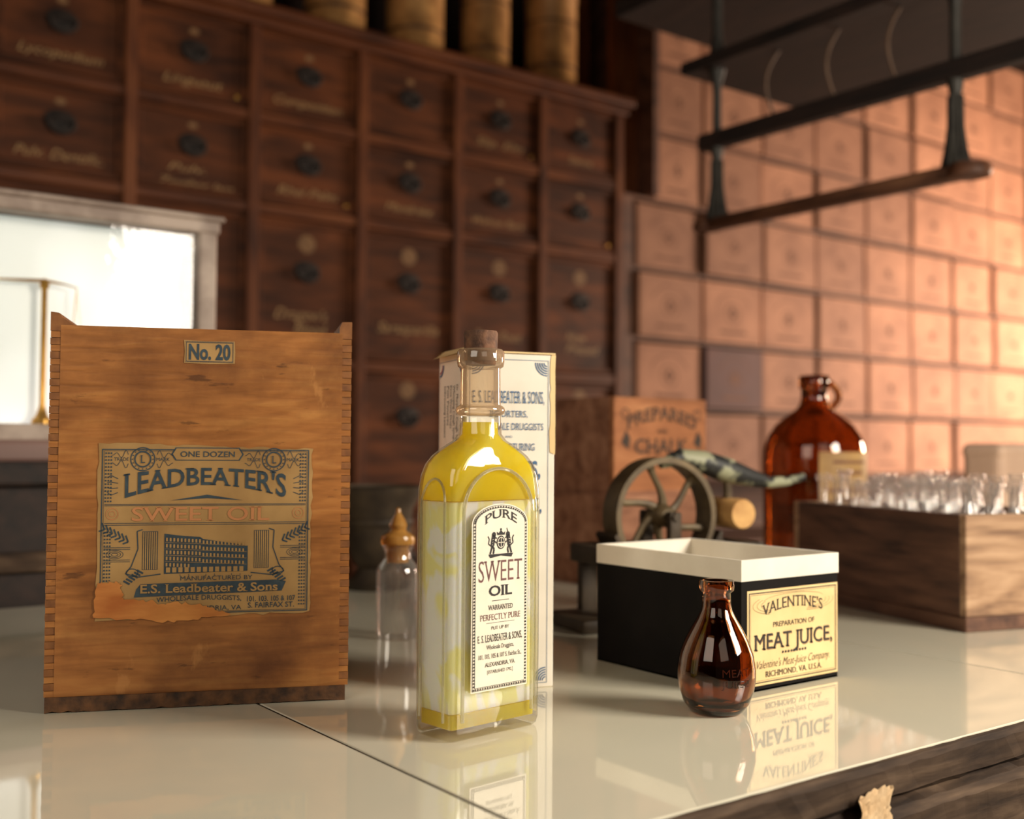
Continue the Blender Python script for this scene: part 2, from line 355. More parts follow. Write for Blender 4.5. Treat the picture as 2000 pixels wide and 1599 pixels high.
M_crate=m_wood('crate_wood',hx(54,34,26),hx(90,60,45),hx(114,80,60),scale=1.2,axis='y',rough=.7,bump=.5)
M_cratel=m_wood('crate_light_wood',hx(116,86,64),hx(156,122,92),hx(184,150,118),scale=1.2,axis='x',rough=.7,bump=.5)
M_patch=m_noise('peeled_cream_paper',hx(196,156,108),hx(234,204,162),scale=70,rough=.8)
M_pale=m_noise('pale_pink_card',hx(214,178,152),hx(234,200,172),scale=12,rough=.6)
M_rack=m_wood('rack_wood',hx(60,36,24),hx(96,60,40),hx(120,80,54),axis='y',rough=.55)
M_rackd=m_wood('dark_shelf_wood',hx(20,12,9),hx(35,22,16),hx(48,31,23),axis='y',rough=.7)
M_wire=m_noise('steel_wire',hx(84,62,48),hx(112,86,66),scale=30,rough=.5,metal=.2)
M_verd=m_noise('grey_green_iron',hx(40,37,33),hx(66,62,55),scale=40,rough=.55,metal=.2)
def m_lit():  # emission stands for a window reflected in the case glass
    m,t,b=nt('window_reflection_glow'); N=t.nodes;L=t.links
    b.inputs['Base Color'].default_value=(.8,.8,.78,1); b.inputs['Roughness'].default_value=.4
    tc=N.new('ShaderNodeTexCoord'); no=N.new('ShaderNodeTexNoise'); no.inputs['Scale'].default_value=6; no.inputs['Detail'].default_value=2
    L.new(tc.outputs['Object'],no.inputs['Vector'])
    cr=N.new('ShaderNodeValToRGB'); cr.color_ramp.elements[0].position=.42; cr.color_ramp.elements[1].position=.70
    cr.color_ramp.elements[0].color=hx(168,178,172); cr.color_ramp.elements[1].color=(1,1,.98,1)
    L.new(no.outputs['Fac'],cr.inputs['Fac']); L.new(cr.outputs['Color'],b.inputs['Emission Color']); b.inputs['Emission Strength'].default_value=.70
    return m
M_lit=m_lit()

# ================================================================= ROOM
FZ=-.9; CZ=1.95
def plain(name,a,b,mat): 
    o=mk(MB().box(a,b),name,mat,kind='structure'); return o
plain('floor',(-2.5,-2.2,FZ-.05),(4.6,2.55,FZ),M_floor)
plain('wall_back',(-2.5,2.45,FZ),(4.6,2.55,CZ),M_dark)
plain('wall_left',(-2.6,-2.2,FZ),(-2.5,2.55,CZ),M_dark)
plain('wall_right',(4.6,-2.2,FZ),(4.7,2.55,CZ),M_dark)
plain('ceiling',(-2.6,-2.2,CZ),(4.7,2.55,CZ+.05),M_dark)

# ================================================================= COUNTER
ct=E('shop_counter',(1.0,.7,FZ),label='long shop counter with glossy cream glass top and worn wood edge',cat='counter')
def cl(x,y,z): return (x-1.0,y-.7,z-FZ)
mb=MB()
mb.box(cl(-.9,.345,FZ),cl(2.9,1.10,-.012))
mk(mb,'body',M_cwood,ct)
mb=MB()
prof=[(.3325,-.0005),(.329,-.0005),(.3265,-.003),(.3265,-.016),(.3295,-.019),(.3295,-.024),(.3255,-.028),(.3255,-.055),(.331,-.062),(.331,-.09),(.3445,-.09),(.3445,-.010),(.3325,-.010)]
n=len(prof); ns=380; rings=[]
for i in range(ns+1):
    x=-.9+3.8*i/ns
    rings.append([cl(x,y+(random.uniform(0,.0010) if y<.333 else 0),z+(random.uniform(-.0005,.0004) if -.06<z<-.002 else 0)) for y,z in prof])
mb.loft(rings,smooth=False)
mk(mb,'edge_trim',M_cwood,ct,recalc=True)
seams=[-.9,-.653,-.19,.273,.736,1.199,1.662,2.125,2.9]
for a,b in zip(seams[:-1],seams[1:]):
    mb=MB(); mb.box(cl(a+.0010,.334,-.0115),cl(b-.0010,1.10,0),bev=.0004,seg=1)
    mk(mb,'glass_slab',M_tile,ct)
for a in seams[1:-1]:
    mk(MB().box(cl(a-.00095,.3345,-.0115),cl(a+.00095,1.0995,-.0006)),'seam_grout',M_gap,ct)
# peeled scrap of paper stuck to the counter edge
mb=MB(); nx,nz=12,10; vs=[];fs=[]
for j in range(nz+1):
    for i in range(nx+1):
        u=i/nx-.5; v=j/nz-.5; k=1-.16*abs(math.sin(3*u+5*v)); e=1 if (0<i<nx and 0<j<nz) else 2
        vs.append((u*.028*k+random.uniform(-.0005,.0005)*e,-.0006-.0008*random.random()-.002*abs(u)*(v+.5),v*.024*k+random.uniform(-.0005,.0005)*e))
for j in range(nz):
    for i in range(nx):
        a=j*(nx+1)+i; fs.append((a,a+1,a+nx+2,a+nx+1))
mb.add(vs,fs,0,None,False)
mk(mb,'peeled_paper_scrap',M_patch,None,(.459,.3250,-.0205),label='crumpled cream scrap of peeled paper stuck to the counter edge',cat='paper scrap')

# ================================================================= BIG DRAWER CABINET
CB=(.98,2.0,FZ)
cab=E('apothecary_cabinet',(CB[0],CB[1]+.2,CB[2]),label='tall dark mahogany apothecary cabinet full of labelled drawers',cat='cabinet')
X0=.384-.238*2; XS=[X0+.238*k for k in range(9)]
ZS=[-.27,.03,.315,.612,.791,.977]
def cb(x,y,z): return (x-CB[0],y-CB[1]-.2,z-CB[2])
for x in XS: mk(MB().box(cb(x-.012,2.0,FZ),cb(x+.012,2.05,.985),0,bev=.0025,seg=1),'stile',M_cabz,cab)
mb=MB(); mb.box(cb(XS[0]-.012,2.06,FZ),cb(XS[-1]+.014,2.38,.98))
mk(mb,'carcass',M_cabz,cab)
for z in ZS: mk(MB().box(cb(XS[0],2.003,z-.0105),cb(XS[-1],2.05,z+.0105),0,bev=.0025,seg=1),'rail',M_cab,cab)
mk(MB().box(cb(XS[0],2.003,FZ),cb(XS[-1],2.05,-.28)),'plinth',M_cab,cab)
mb=MB()
mb.box(cb(XS[0]-.02,1.975,.985),cb(XS[-1]+.03,2.4,1.007),0,bev=.006)
mb.box(cb(XS[0]-.015,1.99,.967),cb(XS[-1]+.02,2.06,.986),0,bev=.004)
mk(mb,'cornice',M_cab,cab)
def drawer_mesh(h):
    mb=MB(); w=.214
    mb.box((-w/2,.012,.012),(w/2,.05,h-.012),0,bev=.0015,seg=1)
    t=.012
    for a,b in (((-w/2,.006,.012),(w/2,.014,.012+t)),((-w/2,.006,h-.012-t),(w/2,.014,h-.012)),((-w/2,.006,.012+t),(-w/2+t,.014,h-.012-t)),((w/2-t,.006,.012+t),(w/2,.014,h-.012-t))):
        mb.box(a,b,0,bev=.002,seg=1)
    return mb
def pull_mesh():
    mb=MB()
    mb.lathe([(0,.0),(.024,0),(.026,.0015),(.022,.003),(.0,.003)],24,0,T(0,.012,0)@RX(90)@Matrix.Diagonal((1.1,.8,1,1)))
    pts=[(.022*math.cos(math.radians(a)),.003,.020*math.sin(math.radians(a))-.002) for a in range(-180,1,15)]
    mb.tube(pts,.0030,8,0,b0=(0,1,0))
    for sx in (-1,1): mb.lathe([(0,0),(.005,0),(.005,.008),(.003,.011),(0,.012)],12,0,T(sx*.022,.012,-.002)@RX(90))
    rings=[]
    for k in range(5):
        q=k/4; rings.append([(.019*math.cos(math.pi*i/12)*(1-q*.25),.011-.005*math.sin(q*math.pi/2),.014*math.sin(math.pi*i/12)*(1-.3*q)-.002) for i in range(13)])
    mb.loft(rings,0,None,True,False,True)
    return mb
texts={(2,4):["Lycopodium"],(2,3):["Pulv. Dentific."],(3,4):["Linguaut"],(3,3):["Pulv.","Zingiber Jam."],(4,4):["Composition"],(4,3):["Rhei Palm"],(4,2):["Dragon's","Blood"],
 (5,3):["Mandrake"],(5,2):["Sarsaparilla"],(6,4):["Slip. Elm"],(6,3):["Wahoo Bark"],(6,2):["Poke Root"],(7,4):["Senna"],(7,2):["Hops","Pressed"],(6,1):["Sage"],(1,4):["Cubebs"],(1,3):["Orange"]}
dm={}
pm=None
for c in range(8):
    for r in range(5):
        h=ZS[r+1]-ZS[r]; key=round(h,3); xc=(XS[c]+XS[c+1])/2
        loc=cb(xc,2.0,ZS[r])
        if key not in dm: d=mk(drawer_mesh(h),'drawer',M_drw,cab,loc); dm[key]=d
        else:
            d=bpy.data.objects.new('drawer',dm[key].data); COL.objects.link(d); d.parent=cab; d.location=loc
        tall=h>.2; pz=.184 if tall else .103
        if pm is None: p=mk(pull_mesh(),'drawer_pull',M_iron,d,(0,0,pz),label='black iron cup pull'); pm=p
        else:
            p=bpy.data.objects.new('drawer_pull',pm.data); COL.objects.link(p); p.parent=d; p.location=(0,0,pz); p['label']='black iron cup pull'
        P=planeM((0,.0118,0),(1,0,0),(0,0,1))
        tx=texts.get((c,r)); 
        oz=pz+(.055 if tall else .036)
        mb=MB(); mb.ell(0,oz,.019 if tall else .010,.018 if tall else .006,0,P)
        mk(mb,'number_disc',M_disc,d,label='small faded paper number disc')
        if tx:
            mb=MB()
            zz=.085 if tall else .045
            for i,s in enumerate(tx):
                hh=.020 if tall else (.017 if len(tx)==1 else .014)
                mb.text(s,(i*.02-.01) if len(tx)>1 else 0,zz+(len(tx)-1)*.012-i*.028,min(.15,.0145*len(s)),hh,0,P,shear=.35,serif=False,bold=.0)
            mk(mb,'painted_lettering',M_cream,d,label='faded cream script lettering')
        if (c+r)%3==1:
            mk(MB().lathe([(0,0),(.004,0),(.005,.003),(.003,.006),(0,.007)],12,0,T(.085,.012,.03)@RX(90)),'stud',M_brass,d,label='small brass stud')

# tins on the cabinet
for x,rr,hh in ((1.07,.066,.26),(1.268,.066,.25),(1.4595,.058,.25),(1.655,.064,.25),(.86,.064,.26),(.63,.066,.25)):
    mb=MB()
    mb.lathe([(0,0),(rr*.97,0),(rr,.004),(rr,.012),(rr*.97,.016),(rr*.97,hh-.03),(rr,hh-.026),(rr,hh-.004),(rr*.96,hh),(rr*.5,hh+.006),(0,hh+.006)],40)
    e=E('storage_tin',(x,2.08,1.007),label='cylindrical gilt storage tin with aged painted bands on the cabinet',cat='tin',group='gilt tins on top of the cabinet')
    mk(mb,'tin_body',M_tin,e)
    mk(MB().lathe([(rr*.975,.05),(rr*.985,.05),(rr*.985,.058),(rr*.975,.058)],40),'painted_band',M_tind,e)
    mk(MB().lathe([(rr*.975,.16),(rr*.985,.16),(rr*.985,.166),(rr*.975,.166)],40),'painted_band',M_tind,e)

# ================================================================= WALL OF BOXES
SH=E('shelving_unit',(2.95,2.2,FZ),label='deep wooden shelving unit stacked with rows of cardboard boxes',cat='shelves')
def sh(x,y,z): return (x-2.95,y-2.2,z-FZ)
ROW=[-.28,-.104,.073,.25,.427,.604,.782,.958,1.135,1.312]
CX=[1.888+.2345*k for k in range(10)]
mk(MB().box(sh(1.846,2.03,FZ),sh(1.882,2.40,.786)),'side_panel',M_shelf,SH)
mk(MB().box(sh(1.926,2.0,.787),sh(1.944,2.40,1.45)),'side_panel',M_shelf,SH)
mk(MB().box(sh(1.846,2.06,.787),sh(1.925,2.09,1.90)),'corner_panel',M_cabz,SH,label='tall reddish-brown corner board')
mk(MB().box(sh(1.735,2.16,1.009),sh(1.845,2.19,1.90)),'corner_panel',M_cabz,SH)
mk(MB().box(sh(4.24,2.03,FZ),sh(4.27,2.40,1.45)),'side_panel',M_shelf,SH)
mk(MB().box(sh(1.846,2.38,FZ),sh(4.27,2.42,1.45)),'back_panel',M_shelf,SH)
mk(MB().box(sh(1.882,2.04,FZ),sh(4.24,2.38,-.285)),'plinth',M_shelf,SH)
for z in ROW:
    mk(MB().box(sh(1.882 if z<.79 else 1.944,2.030,z-.006),sh(4.24,2.38,z+.004),bev=.001,seg=1),'shelf_board',M_shelf,SH)
def cbox(w,h):
    mb=MB(); d=.29
    mb.box((-w/2+.003,.01,0),(w/2-.003,d,h-.004),0,bev=.001,seg=1)
    mb.box((-w/2,0,0),(w/2,.03,h),0,bev=.003)
    P=planeM((0,-.0001,0),(1,0,0),(0,0,1))
    mb.frame(-w/2+.010,.012,w/2-.010,h-.012,.0014,1,P)
    mb.ring(0,h*.5,.030,.028,.003,1,P); mb.poly([(0,h*.5+.018),(-.018,h*.5),(0,h*.5-.018),(.018,h*.5)],1,P,.0003)
    mb.rect(-.05,h*.16,.05,h*.21,1,P); mb.ring(0,h*.5,.07,.055,.0025,1,P,a0=20,a1=160)
    return mb
cm=None
for r in range(2,len(ROW)):
    for k in range(9):
        z=ROW[r]+.0042
        xo=CX[k]+.1165; sxx=1
        if r>=6 and k==0: xo+=.031; sxx=.74
        if r==9 and k<1: continue
        jy=random.uniform(-.011,.009); rz=random.uniform(-.9,.9)
        loc=(xo,2.02+jy,z)
        purple=(r==3 and k==1)
        lab='mauve-brown cardboard storage box among paler boxes on the shelves' if purple else 'pinkish tan cardboard storage box with faint printed emblem on the shelves'
        if cm is None:
            o=mk(cbox(.223,.161),'storage_box',[M_card,M_cardink],None,loc,rz,label=lab,cat='box',group='cardboard boxes on the wall shelves'); cm=o
        else:
            me=cm.data
            if purple: me=cm.data.copy(); me.materials[0]=M_cardp
            o=bpy.data.objects.new('storage_box',me); COL.objects.link(o); o.location=loc; o.rotation_euler=(0,0,math.radians(rz)); o.scale=(sxx,1,1)
            props(o,lab,'box',None,'cardboard boxes on the wall shelves')

# ================================================================= HANGING RACK
hr=E('hanging_rack',(1.3,1.0,.5),label='dark wooden rack hung on ornate iron brackets over the counter',cat='rack')
mk(MB().box((-.018,-.225,.0),(.018,.235,.018),bev=.006).lathe([(0,0),(.026,0),(.028,.006),(.024,.016),(0,.018)],20,0,T(0,-.225,.001)).lathe([(0,0),(.022,0),(.024,.006),(.02,.016),(0,.018)],20,0,T(0,.228,.001)),'lower_rail',M_rack,hr)
mk(MB().box((-.012,-.62,.130),(.014,.24,.156),bev=.004),'beam',M_rackd,hr)
mk(MB().box((-.03,-.62,.255),(.27,.26,.275),bev=.003),'top_board',M_rackd,hr)
mk(MB().box((-.03,-.62,.40),(.60,.42,.43),bev=.003),'overhead_shelf',M_rackd,hr)
def brk():
    mb=MB(); s=.82
    mb.lathe([(r*s,z) for r,z in [(0,.014),(.022,.014),(.020,.022),(.016,.028),(.013,.04),(.0095,.06),(.0085,.09),(.0090,.11),(.012,.122),(.013,.132),(.011,.142),(.009,.155),(.0085,.22),(.010,.235),(.015,.25),(.017,.257),(0,.257)]],20)
    for k in range(6):
        a=math.radians(60*k); c,q=math.cos(a)*s,math.sin(a)*s
        mb.tube([(.021*c,.021*q,.016),(.015*c,.015*q,.04),(.0105*c,.0105*q,.07),(.0100*c,.0100*q,.11)],.0022,6,b0=(-q,c,0))
    mb.lathe([(0,.274),(.014,.274),(.010,.30),(.008,.32),(.008,CZ-.5),(0,CZ-.5)],14)
    return mb
b1=mk(brk(),'bracket',M_verd,hr,(0,-.207,0))
b2=bpy.data.objects.new('bracket',b1.data); COL.objects.link(b2); b2.parent=hr; b2.location=(0,.207,0)
for y in (-.12,-.02,.09):
    pts=[(.01-.030*math.sin(math.pi*i/10),y,.256-.115*i/10) for i in range(11)]
    mk(MB().tube(pts,.0022,8,b0=(0,1,0)),'wire_hook',M_wire,hr)

# ================================================================= BACK BENCH + BALANCE CASE
bn=E('back_bench',(-.05,1.34,FZ),label='dark wooden back bench standing behind the counter',cat='bench')
mb=MB(); mb.box((-.60,-.22,0),(.51,.25,.134-FZ-.02)); mk(mb,'body',M_rackd,bn)
mk(MB().box((-.61,-.232,.134-FZ-.022),(.525,.25,.134-FZ),bev=.004),'bench_top',M_rackd,bn)
mk(MB().box((-.60,-.228,.03-FZ),(.51,-.219,.05-FZ),bev=.003),'moulding',M_cwood,bn)
bc=E('balance_case',(.225,1.24,.134),label='grey painted glass case housing a brass balance on the back bench',cat='display case')
mb=MB(); mb.box((-.225,-.10,0),(.228,.10,.022),0,bev=.004); mb.box((-.215,-.092,.020),(.22,.092,.038),1,bev=.003)
mk(mb,'base',[M_rose,M_silver],bc)
for x in (-.222,.205):
    for y in (-.098,.078): mk(MB().box((x,y,.036),(x+.020,y+.02,.247),bev=.002,seg=1),'corner_post',M_silver,bc)
mb=MB()
mb.box((-.225,-.10,.245),(.228,-.076,.260),bev=.003); mb.box((-.225,.076,.245),(.228,.10,.260),bev=.003)
mb.box((-.225,-.08,.245),(-.205,.08,.260)); mb.box((.206,-.08,.245),(.228,.08,.260)); mb.box((-.23,-.104,.258),(.232,.104,.264),bev=.002,seg=1)
mk(mb,'top_frame',M_silver,bc)
mk(MB().rect(-.2,.037,.204,.246,0,planeM((0,-.088,0),(1,0,0),(0,0,1)),0),'front_pane',M_pane,bc)
mk(MB().rect(-.2,.037,.204,.246,0,planeM((0,-.060,0),(1,0,0),(0,0,1)),0),'reflection_pane',M_lit,bc,label='glowing pane standing for a window reflection')  # glowing sheet added in place of the reflected window
mb=MB(); P=planeM((0,-.0845,0),(1,0,0),(0,0,1))
mb.poly([(.180,.037),(.203,.037),(.200,.10),(.204,.15),(.202,.20),(.198,.222),(.190,.226),(.184,.19),(.190,.15),(.180,.12),(.186,.09),(.180,.07)],0,P,0)  # flat black strip with a wavy edge beside the right post
mk(mb,'dark_strip',M_black,bc,label='dark uneven strip inside the case')
bs=mk(MB().lathe([(0,0),(.010,0),(.010,.004),(.006,.008),(.004,.014),(.0028,.02),(.0028,.135),(.005,.139),(.003,.145),(0,.147)],20),'brass_balance',M_brass,bc,(.055,-.0735,.038),label='slender brass balance column')
mb=MB(); mb.tube([(-.09,0,.139),(-.045,0,.142),(0,0,.144),(.020,0,.142),(.032,0,.139)],[.0006,.001,.002,.001,.0006],8)
mk(mb,'beam',M_brass,bs)
for x in (-.088,.031):
    mb=MB()
    for k in range(3):
        a=math.radians(120*k); mb.tube([(x,0,.139),(x+.011*math.cos(a),.011*math.sin(a),.045)],.0003,5,b0=(0.1,1,0))
    mb.lathe([(0,.040),(.008,.040),(.012,.045),(.0115,.046),(.008,.0415),(0,.0415)],24,0,T(x,0,0))
    mk(mb,'pan',M_brass,bs)

# ================================================================= WOODEN PRODUCT BOX
def w2(R,D): return (.8028*R+.5962*D,-.5962*R+.8028*D)
bx,by=w2(-.2655,.6316)
WB=E('wooden_product_box',(bx,by,0),-23.1,label='upright finger-jointed wooden box with a worn printed paper label',cat='wooden box')
W=.1722;H=.2225;t=.0056
fp=MB(); sl=MB(); sr=MB()
fp.box((t,0,.0085),(W-t,t,H-.001),0)
nf=54; fh=(H-.009)/nf
for i in range(nf):
    z0=.0085+i*fh; g=.00026
    if i%2==0:
        fp.box((.0002,.0002,z0+g),(t,t,z0+fh-g),0); fp.box((W-t,.0002,z0+g),(W-.0002,t,z0+fh-g),0)
    else:
        q=random.uniform(0,.0006)
        sl.box((0,q,z0),(t+.0004,t,z0+fh),1); sr.box((W-t-.0004,q,z0),(W,t,z0+fh),1)
sl.box((0,t,.0085),(t,.13,H)); sr.box((W-t,t,.0085),(W,.13,H))
mk(fp,'front_panel',M_box,WB)
PF=planeM((0,0,0),(1,0,0),(0,0,1))
sl.prism([(0,H-.001),(.013,H-.001),(.006,H+.0035),(.0045,H+.006),(0,H+.0065)],-.0,-.13,1,PF)
sr.prism([(W-.0075,H-.001),(W,H-.001),(W,H+.006),(W-.006,H+.0058),(W-.0075,H+.002)],-.0,-.13,1,PF)
mk(sl,'side_panel',[M_box,M_boxend],WB); mk(sr,'side_panel',[M_box,M_boxend],WB)
mk(MB().box((t,.13-t,.0085),(W-t,.13,H)),'back_panel',M_box,WB)
mk(MB().box((t,t,H-.012),(W-t,.13-t,H-.005)),'lid',M_box,WB)
mb=MB(); nseg=40
x0=.001;x1=W-.002
pts=[(x0+(x1-x0)*i/nseg, .0088) for i in range(nseg+1)]
bot=[(x0+(x1-x0)*i/nseg, (random.uniform(0,.0012) if 0<i<nseg else .0)) for i in range(nseg+1)]
mb.prism(bot+pts[::-1],.0018,-.13,0,PF)
mk(mb,'bottom_board',M_boxdark,WB,label='rough dark bottom board')
P=planeM((.0013,-.0001,0),(1,0,0),(0,0,1))
mb=MB(); mb.poly([(.0727,.2012),(.088,.2009),(.1017,.2014),(.1019,.208),(.1015,.2146),(.085,.2143),(.0725,.2148),(.0730,.208)],0,P,.0002)
mb.frame(.0737,.2022,.1007,.2137,.0003,1,P,.0004)
for i in range(30): mb.rect(.0733+i*.00093,.2017,.0738+i*.00093,.2020,1,P,.0004); mb.rect(.0733+i*.00093,.2139,.0738+i*.00093,.2142,1,P,.0004)
mb.text('No. 20',.0872,.2079,.0238,.0086,1,P,bold=.03)
mk(mb,'number_label',[M_lab,M_navy],WB,label='small tan label printed No. 20')
# main label
LX,LZ,LW,LH=.0262,.0516,.1216,.1018
def U(u): return LX+u*LW
def V(v): return LZ+LH*(1-v)
mb=MB()
def jag(p,q,n,a):
    out=[]
    for i in range(n):
        f=i/n; out.append((p[0]+(q[0]-p[0])*f+random.uniform(-a,a),p[1]+(q[1]-p[1])*f+random.uniform(-a,a)))
    return out
edge=jag((U(0),V(1)),(U(1),V(.985)),26,.0007)+jag((U(1),V(.985)),(U(1),V(.02)),20,.0008)+jag((U(1),V(.02)),(U(0),V(0)),26,.0010)+jag((U(0),V(0)),(U(0),V(1)),20,.0006)
mb.poly(edge,0,P,.0003)
z=.0005
mb.frame(U(.015),V(.975),U(.985),V(.03),.0006,1,P,z); mb.frame(U(.025),V(.965),U(.975),V(.04),.0002,1,P,z)
for i in range(46):
    v=.05+.90*i/46
    if v<.33 or v>.47:
        for du in (0,.012,.024): mb.rect(U(.03+du),V(v+.009),U(.037+du),V(v),1,P,z); mb.rect(U(.94+du),V(v+.009),U(.947+du),V(v),1,P,z)
mb.poly([(U(.35),V(.095)),(U(.65),V(.095)),(U(.67),V(.058)),(U(.65),V(.02)),(U(.35),V(.02)),(U(.33),V(.058))],1,P,z)
mb.poly([(U(.355),V(.09)),(U(.645),V(.09)),(U(.662),V(.058)),(U(.645),V(.025)),(U(.355),V(.025)),(U(.338),V(.058))],0,P,z+.0001)
mb.text('ONE DOZEN',U(.5),V(.058),.031,.0032,1,P,z+.0003,bold=.01)
for uc in (.20,.815):
    cx,cy=U(uc),V(.088)
    mb.ring(cx,cy,.0070,.0070,.0006,1,P,z); mb.ring(cx,cy,.0048,.0048,.0008,1,P,z+.0001); mb.text('L',cx,cy,.0026,.0044,1,P,z+.0002,serif=True)
    for k in range(16):
        a=math.radians(22.5*k); mb.rect(cx+.0057*math.cos(a)-.0003,cy+.0057*math.sin(a)-.0003,cx+.0057*math.cos(a)+.0003,cy+.0057*math.sin(a)+.0003,1,P,z)
    mb.text('TRADE',cx-.0118,cy,.008,.0019,1,P,z); mb.text('MARK',cx+.0113,cy,.0075,.0019,1,P,z)
    for sg in (-1,1):
        pts=[(cx+sg*(.008+.009*i/12),cy+.0030*math.sin(i*.9)*(1-i/14)+.0026) for i in range(13)]; mb.stroke(pts,.0003,1,P,z)
        pts=[(cx+sg*(.008+.009*i/12),cy-.0030*math.sin(i*.9)*(1-i/14)-.0026) for i in range(13)]; mb.stroke(pts,.0003,1,P,z)
mb.text("LEADBEATER'S",U(.495),V(.31)+.0048,.0925,.0096,1,P,z+.0001,arch=.0078,serif=True,bold=.016,swell=.40)
for sg in (-1,1):
    for q in range(4):
        a=(U(.5+sg*.41),V(.20+.026*q)); mb.stroke([a,(a[0]+sg*.004,a[1]+.002-.0012*q),(a[0]+sg*.006,a[1]+.0005)],.0004,1,P,z)
mb.poly([(U(.33),V(.325)),(U(.5),V(.292)),(U(.67),V(.325)),(U(.5),V(.312))],1,P,z)
for v in (.345,.352,.452,.462): mb.rect(U(.03),V(v+.003),U(.97),V(v),1,P,z)
mb.text('SWEET OIL',U(.475),V(.402),.078,.0078,2,P,z+.0001,serif=True,bold=.01)
for uc in (.065,.935):
    mb.ring(U(uc),V(.40),.0035,.0035,.0004,2,P,z); mb.ring(U(uc),V(.40),.0018,.0018,.0004,2,P,z)
# engraved street front: row of shops, taller near block, lower receding wing
mb.poly([(U(.305),V(.745)),(U(.695),V(.735)),(U(.695),V(.590)),(U(.60),V(.570)),(U(.485),V(.548)),(U(.47),V(.535)),(U(.40),V(.53)),(U(.305),V(.515))],1,P,z)
for rw in range(5):
    for c in range(22):
        u=.313+c*.0170; v=.538+rw*.036
        v+= .0012*c+ (.006 if c>9 else 0)
        if v>.69: continue
        mb.rect(U(u),V(v+.020),U(u+.0080),V(v),0,P,z+.0002)
for v in (.565,.601,.637,.673): mb.stroke([(U(.31),V(v)),(U(.69),V(v+.024))],.0002,0,P,z+.0002)
for c in range(13): mb.rect(U(.315+c*.0285),V(.737),U(.334+c*.0285),V(.708),0,P,z+.0002)
for c in range(9): mb.stroke([(U(.34+c*.04),V(.760)),(U(.34+c*.04),V(.748))],.0003,1,P,z) if c%3 else None
for sg,ub in ((-1,.24),(1,.76)):
    mb.rect(U(ub-.035),V(.72),U(ub+.035),V(.50),1,P,z)
    for k in range(7): mb.rect(U(ub-.032+k*.0096),V(.718),U(ub-.0265+k*.0096),V(.503),0,P,z+.0002)
    mb.stroke([(U(ub+sg*.035),V(.49)),(U(ub+sg*.06),V(.50)),(U(ub+sg*.055),V(.60)),(U(ub+sg*.085),V(.70)),(U(ub+sg*.11),V(.74)),(U(ub+sg*.05),V(.76)),(U(ub-sg*.05),V(.745))],.0006,1,P,z)
    mb.ring(U(ub+sg*.08),V(.735),.0035,.0025,.0005,1,P,z)
    for q in range(7):
        a=(U(ub+sg*(.10+.018*q)),V(.56-.012*q)); mb.stroke([a,(a[0]+sg*.0014,a[1]+.0038)],.0009,1,P,z); mb.stroke([a,(a[0]+sg*.003,a[1]-.001)],.0009,1,P,z)
    for q in range(3):
        uu=ub+sg*.16; mb.ring(U(uu),V(.63),.0048-.0014*q,.0026-.0008*q,.0003,1,P,z)
    for v in (.59,.60,.66,.67): mb.rect(min(U(ub+sg*.09),U(.5+sg*.47)),V(v+.003),max(U(ub+sg*.09),U(.5+sg*.47)),V(v),1,P,z)
    for q in range(6):
        a=(U(ub+sg*(.09-.012*q)),V(.80-.012*q)); mb.stroke([a,(a[0]+sg*.0034,a[1]+.002)],.0011,1,P,z)
mb.text('MANUFACTURED BY',U(.55),V(.772),.041,.0025,1,P,z+.0001,bold=.0)
mb.poly([(U(.17),V(.875)),(U(.86),V(.855)),(U(.88),V(.80)),(U(.84),V(.79)),(U(.20),V(.80)),(U(.18),V(.83))],1,P,z)
mb.text('E.S. Leadbeater & Sons',U(.52),V(.828),.078,.0048,0,P,z+.0003,serif=True,bold=.02)
mb.text('WHOLESALE DRUGGISTS,',U(.47),V(.893),.048,.0028,1,P,z+.0001,arch=.001,bold=.005)
mb.text('101. 103. 105 & 107',U(.81),V(.898),.028,.0030,1,P,z+.0001,bold=.01)
mb.text('S. FAIRFAX ST.',U(.81),V(.935),.027,.0030,1,P,z+.0001,bold=.01)
mb.text('ALEXANDRIA, VA',U(.52),V(.945),.036,.0027,1,P,z+.0001)
scar=jag((U(.0),V(.79)),(U(.11),V(.785)),14,.0010)+jag((U(.11),V(.785)),(U(.12),V(.88)),10,.0010)+jag((U(.12),V(.88)),(U(.27),V(.905)),12,.0012)+jag((U(.27),V(.905)),(U(.47),V(.92)),14,.0012)+jag((U(.47),V(.92)),(U(.63),V(.985)),12,.0010)+jag((U(.63),V(.985)),(U(.35),V(1.02)),12,.0008)+jag((U(.35),V(1.02)),(U(-.01),V(.985)),14,.0010)+jag((U(-.01),V(.985)),(U(.0),V(.79)),10,.0006)
mb.poly(scar,3,P,.0009)
mk(mb,'paper_label',[M_lab,M_navy,M_pink,M_torn],WB,label='worn tan paper label with navy engraving and torn corner')

# ================================================================= OIL BOTTLE
OB=E('oil_bottle',(.3467,.496,0),5.6,label='rectangular clear glass bottle of yellow oil with dark cork',cat='bottle')
sec0=[(0,.0285,.0130,.004),(.0015,.0302,.0146,.0048),(.005,.0308,.0155,.005),(.040,.031,.0157,.005),(.122,.031,.0157,.005),(.131,.0308,.0156,.0055),(.138,.0300,.0155,.0065),(.1435,.0284,.0152,.008),(.1480,.0258,.0147,.010),(.1515,.0224,.0141,.0125),(.1545,.0178,.0133,.0128),(.1565,.0142,.0126,.0125),(.160,.0119,.0119,.0119),(.170,.0113,.0113,.0113),(.1712,.0130,.0130,.0130),(.1730,.0137,.0137,.0137),(.1748,.0130,.0130,.0130),(.176,.0112,.0112,.0112),(.196,.0109,.0109,.0109),(.1970,.0126,.0126,.0126),(.2000,.0131,.0131,.0131),(.2050,.0130,.0130,.0130),(.2065,.0118,.0118,.0118)]
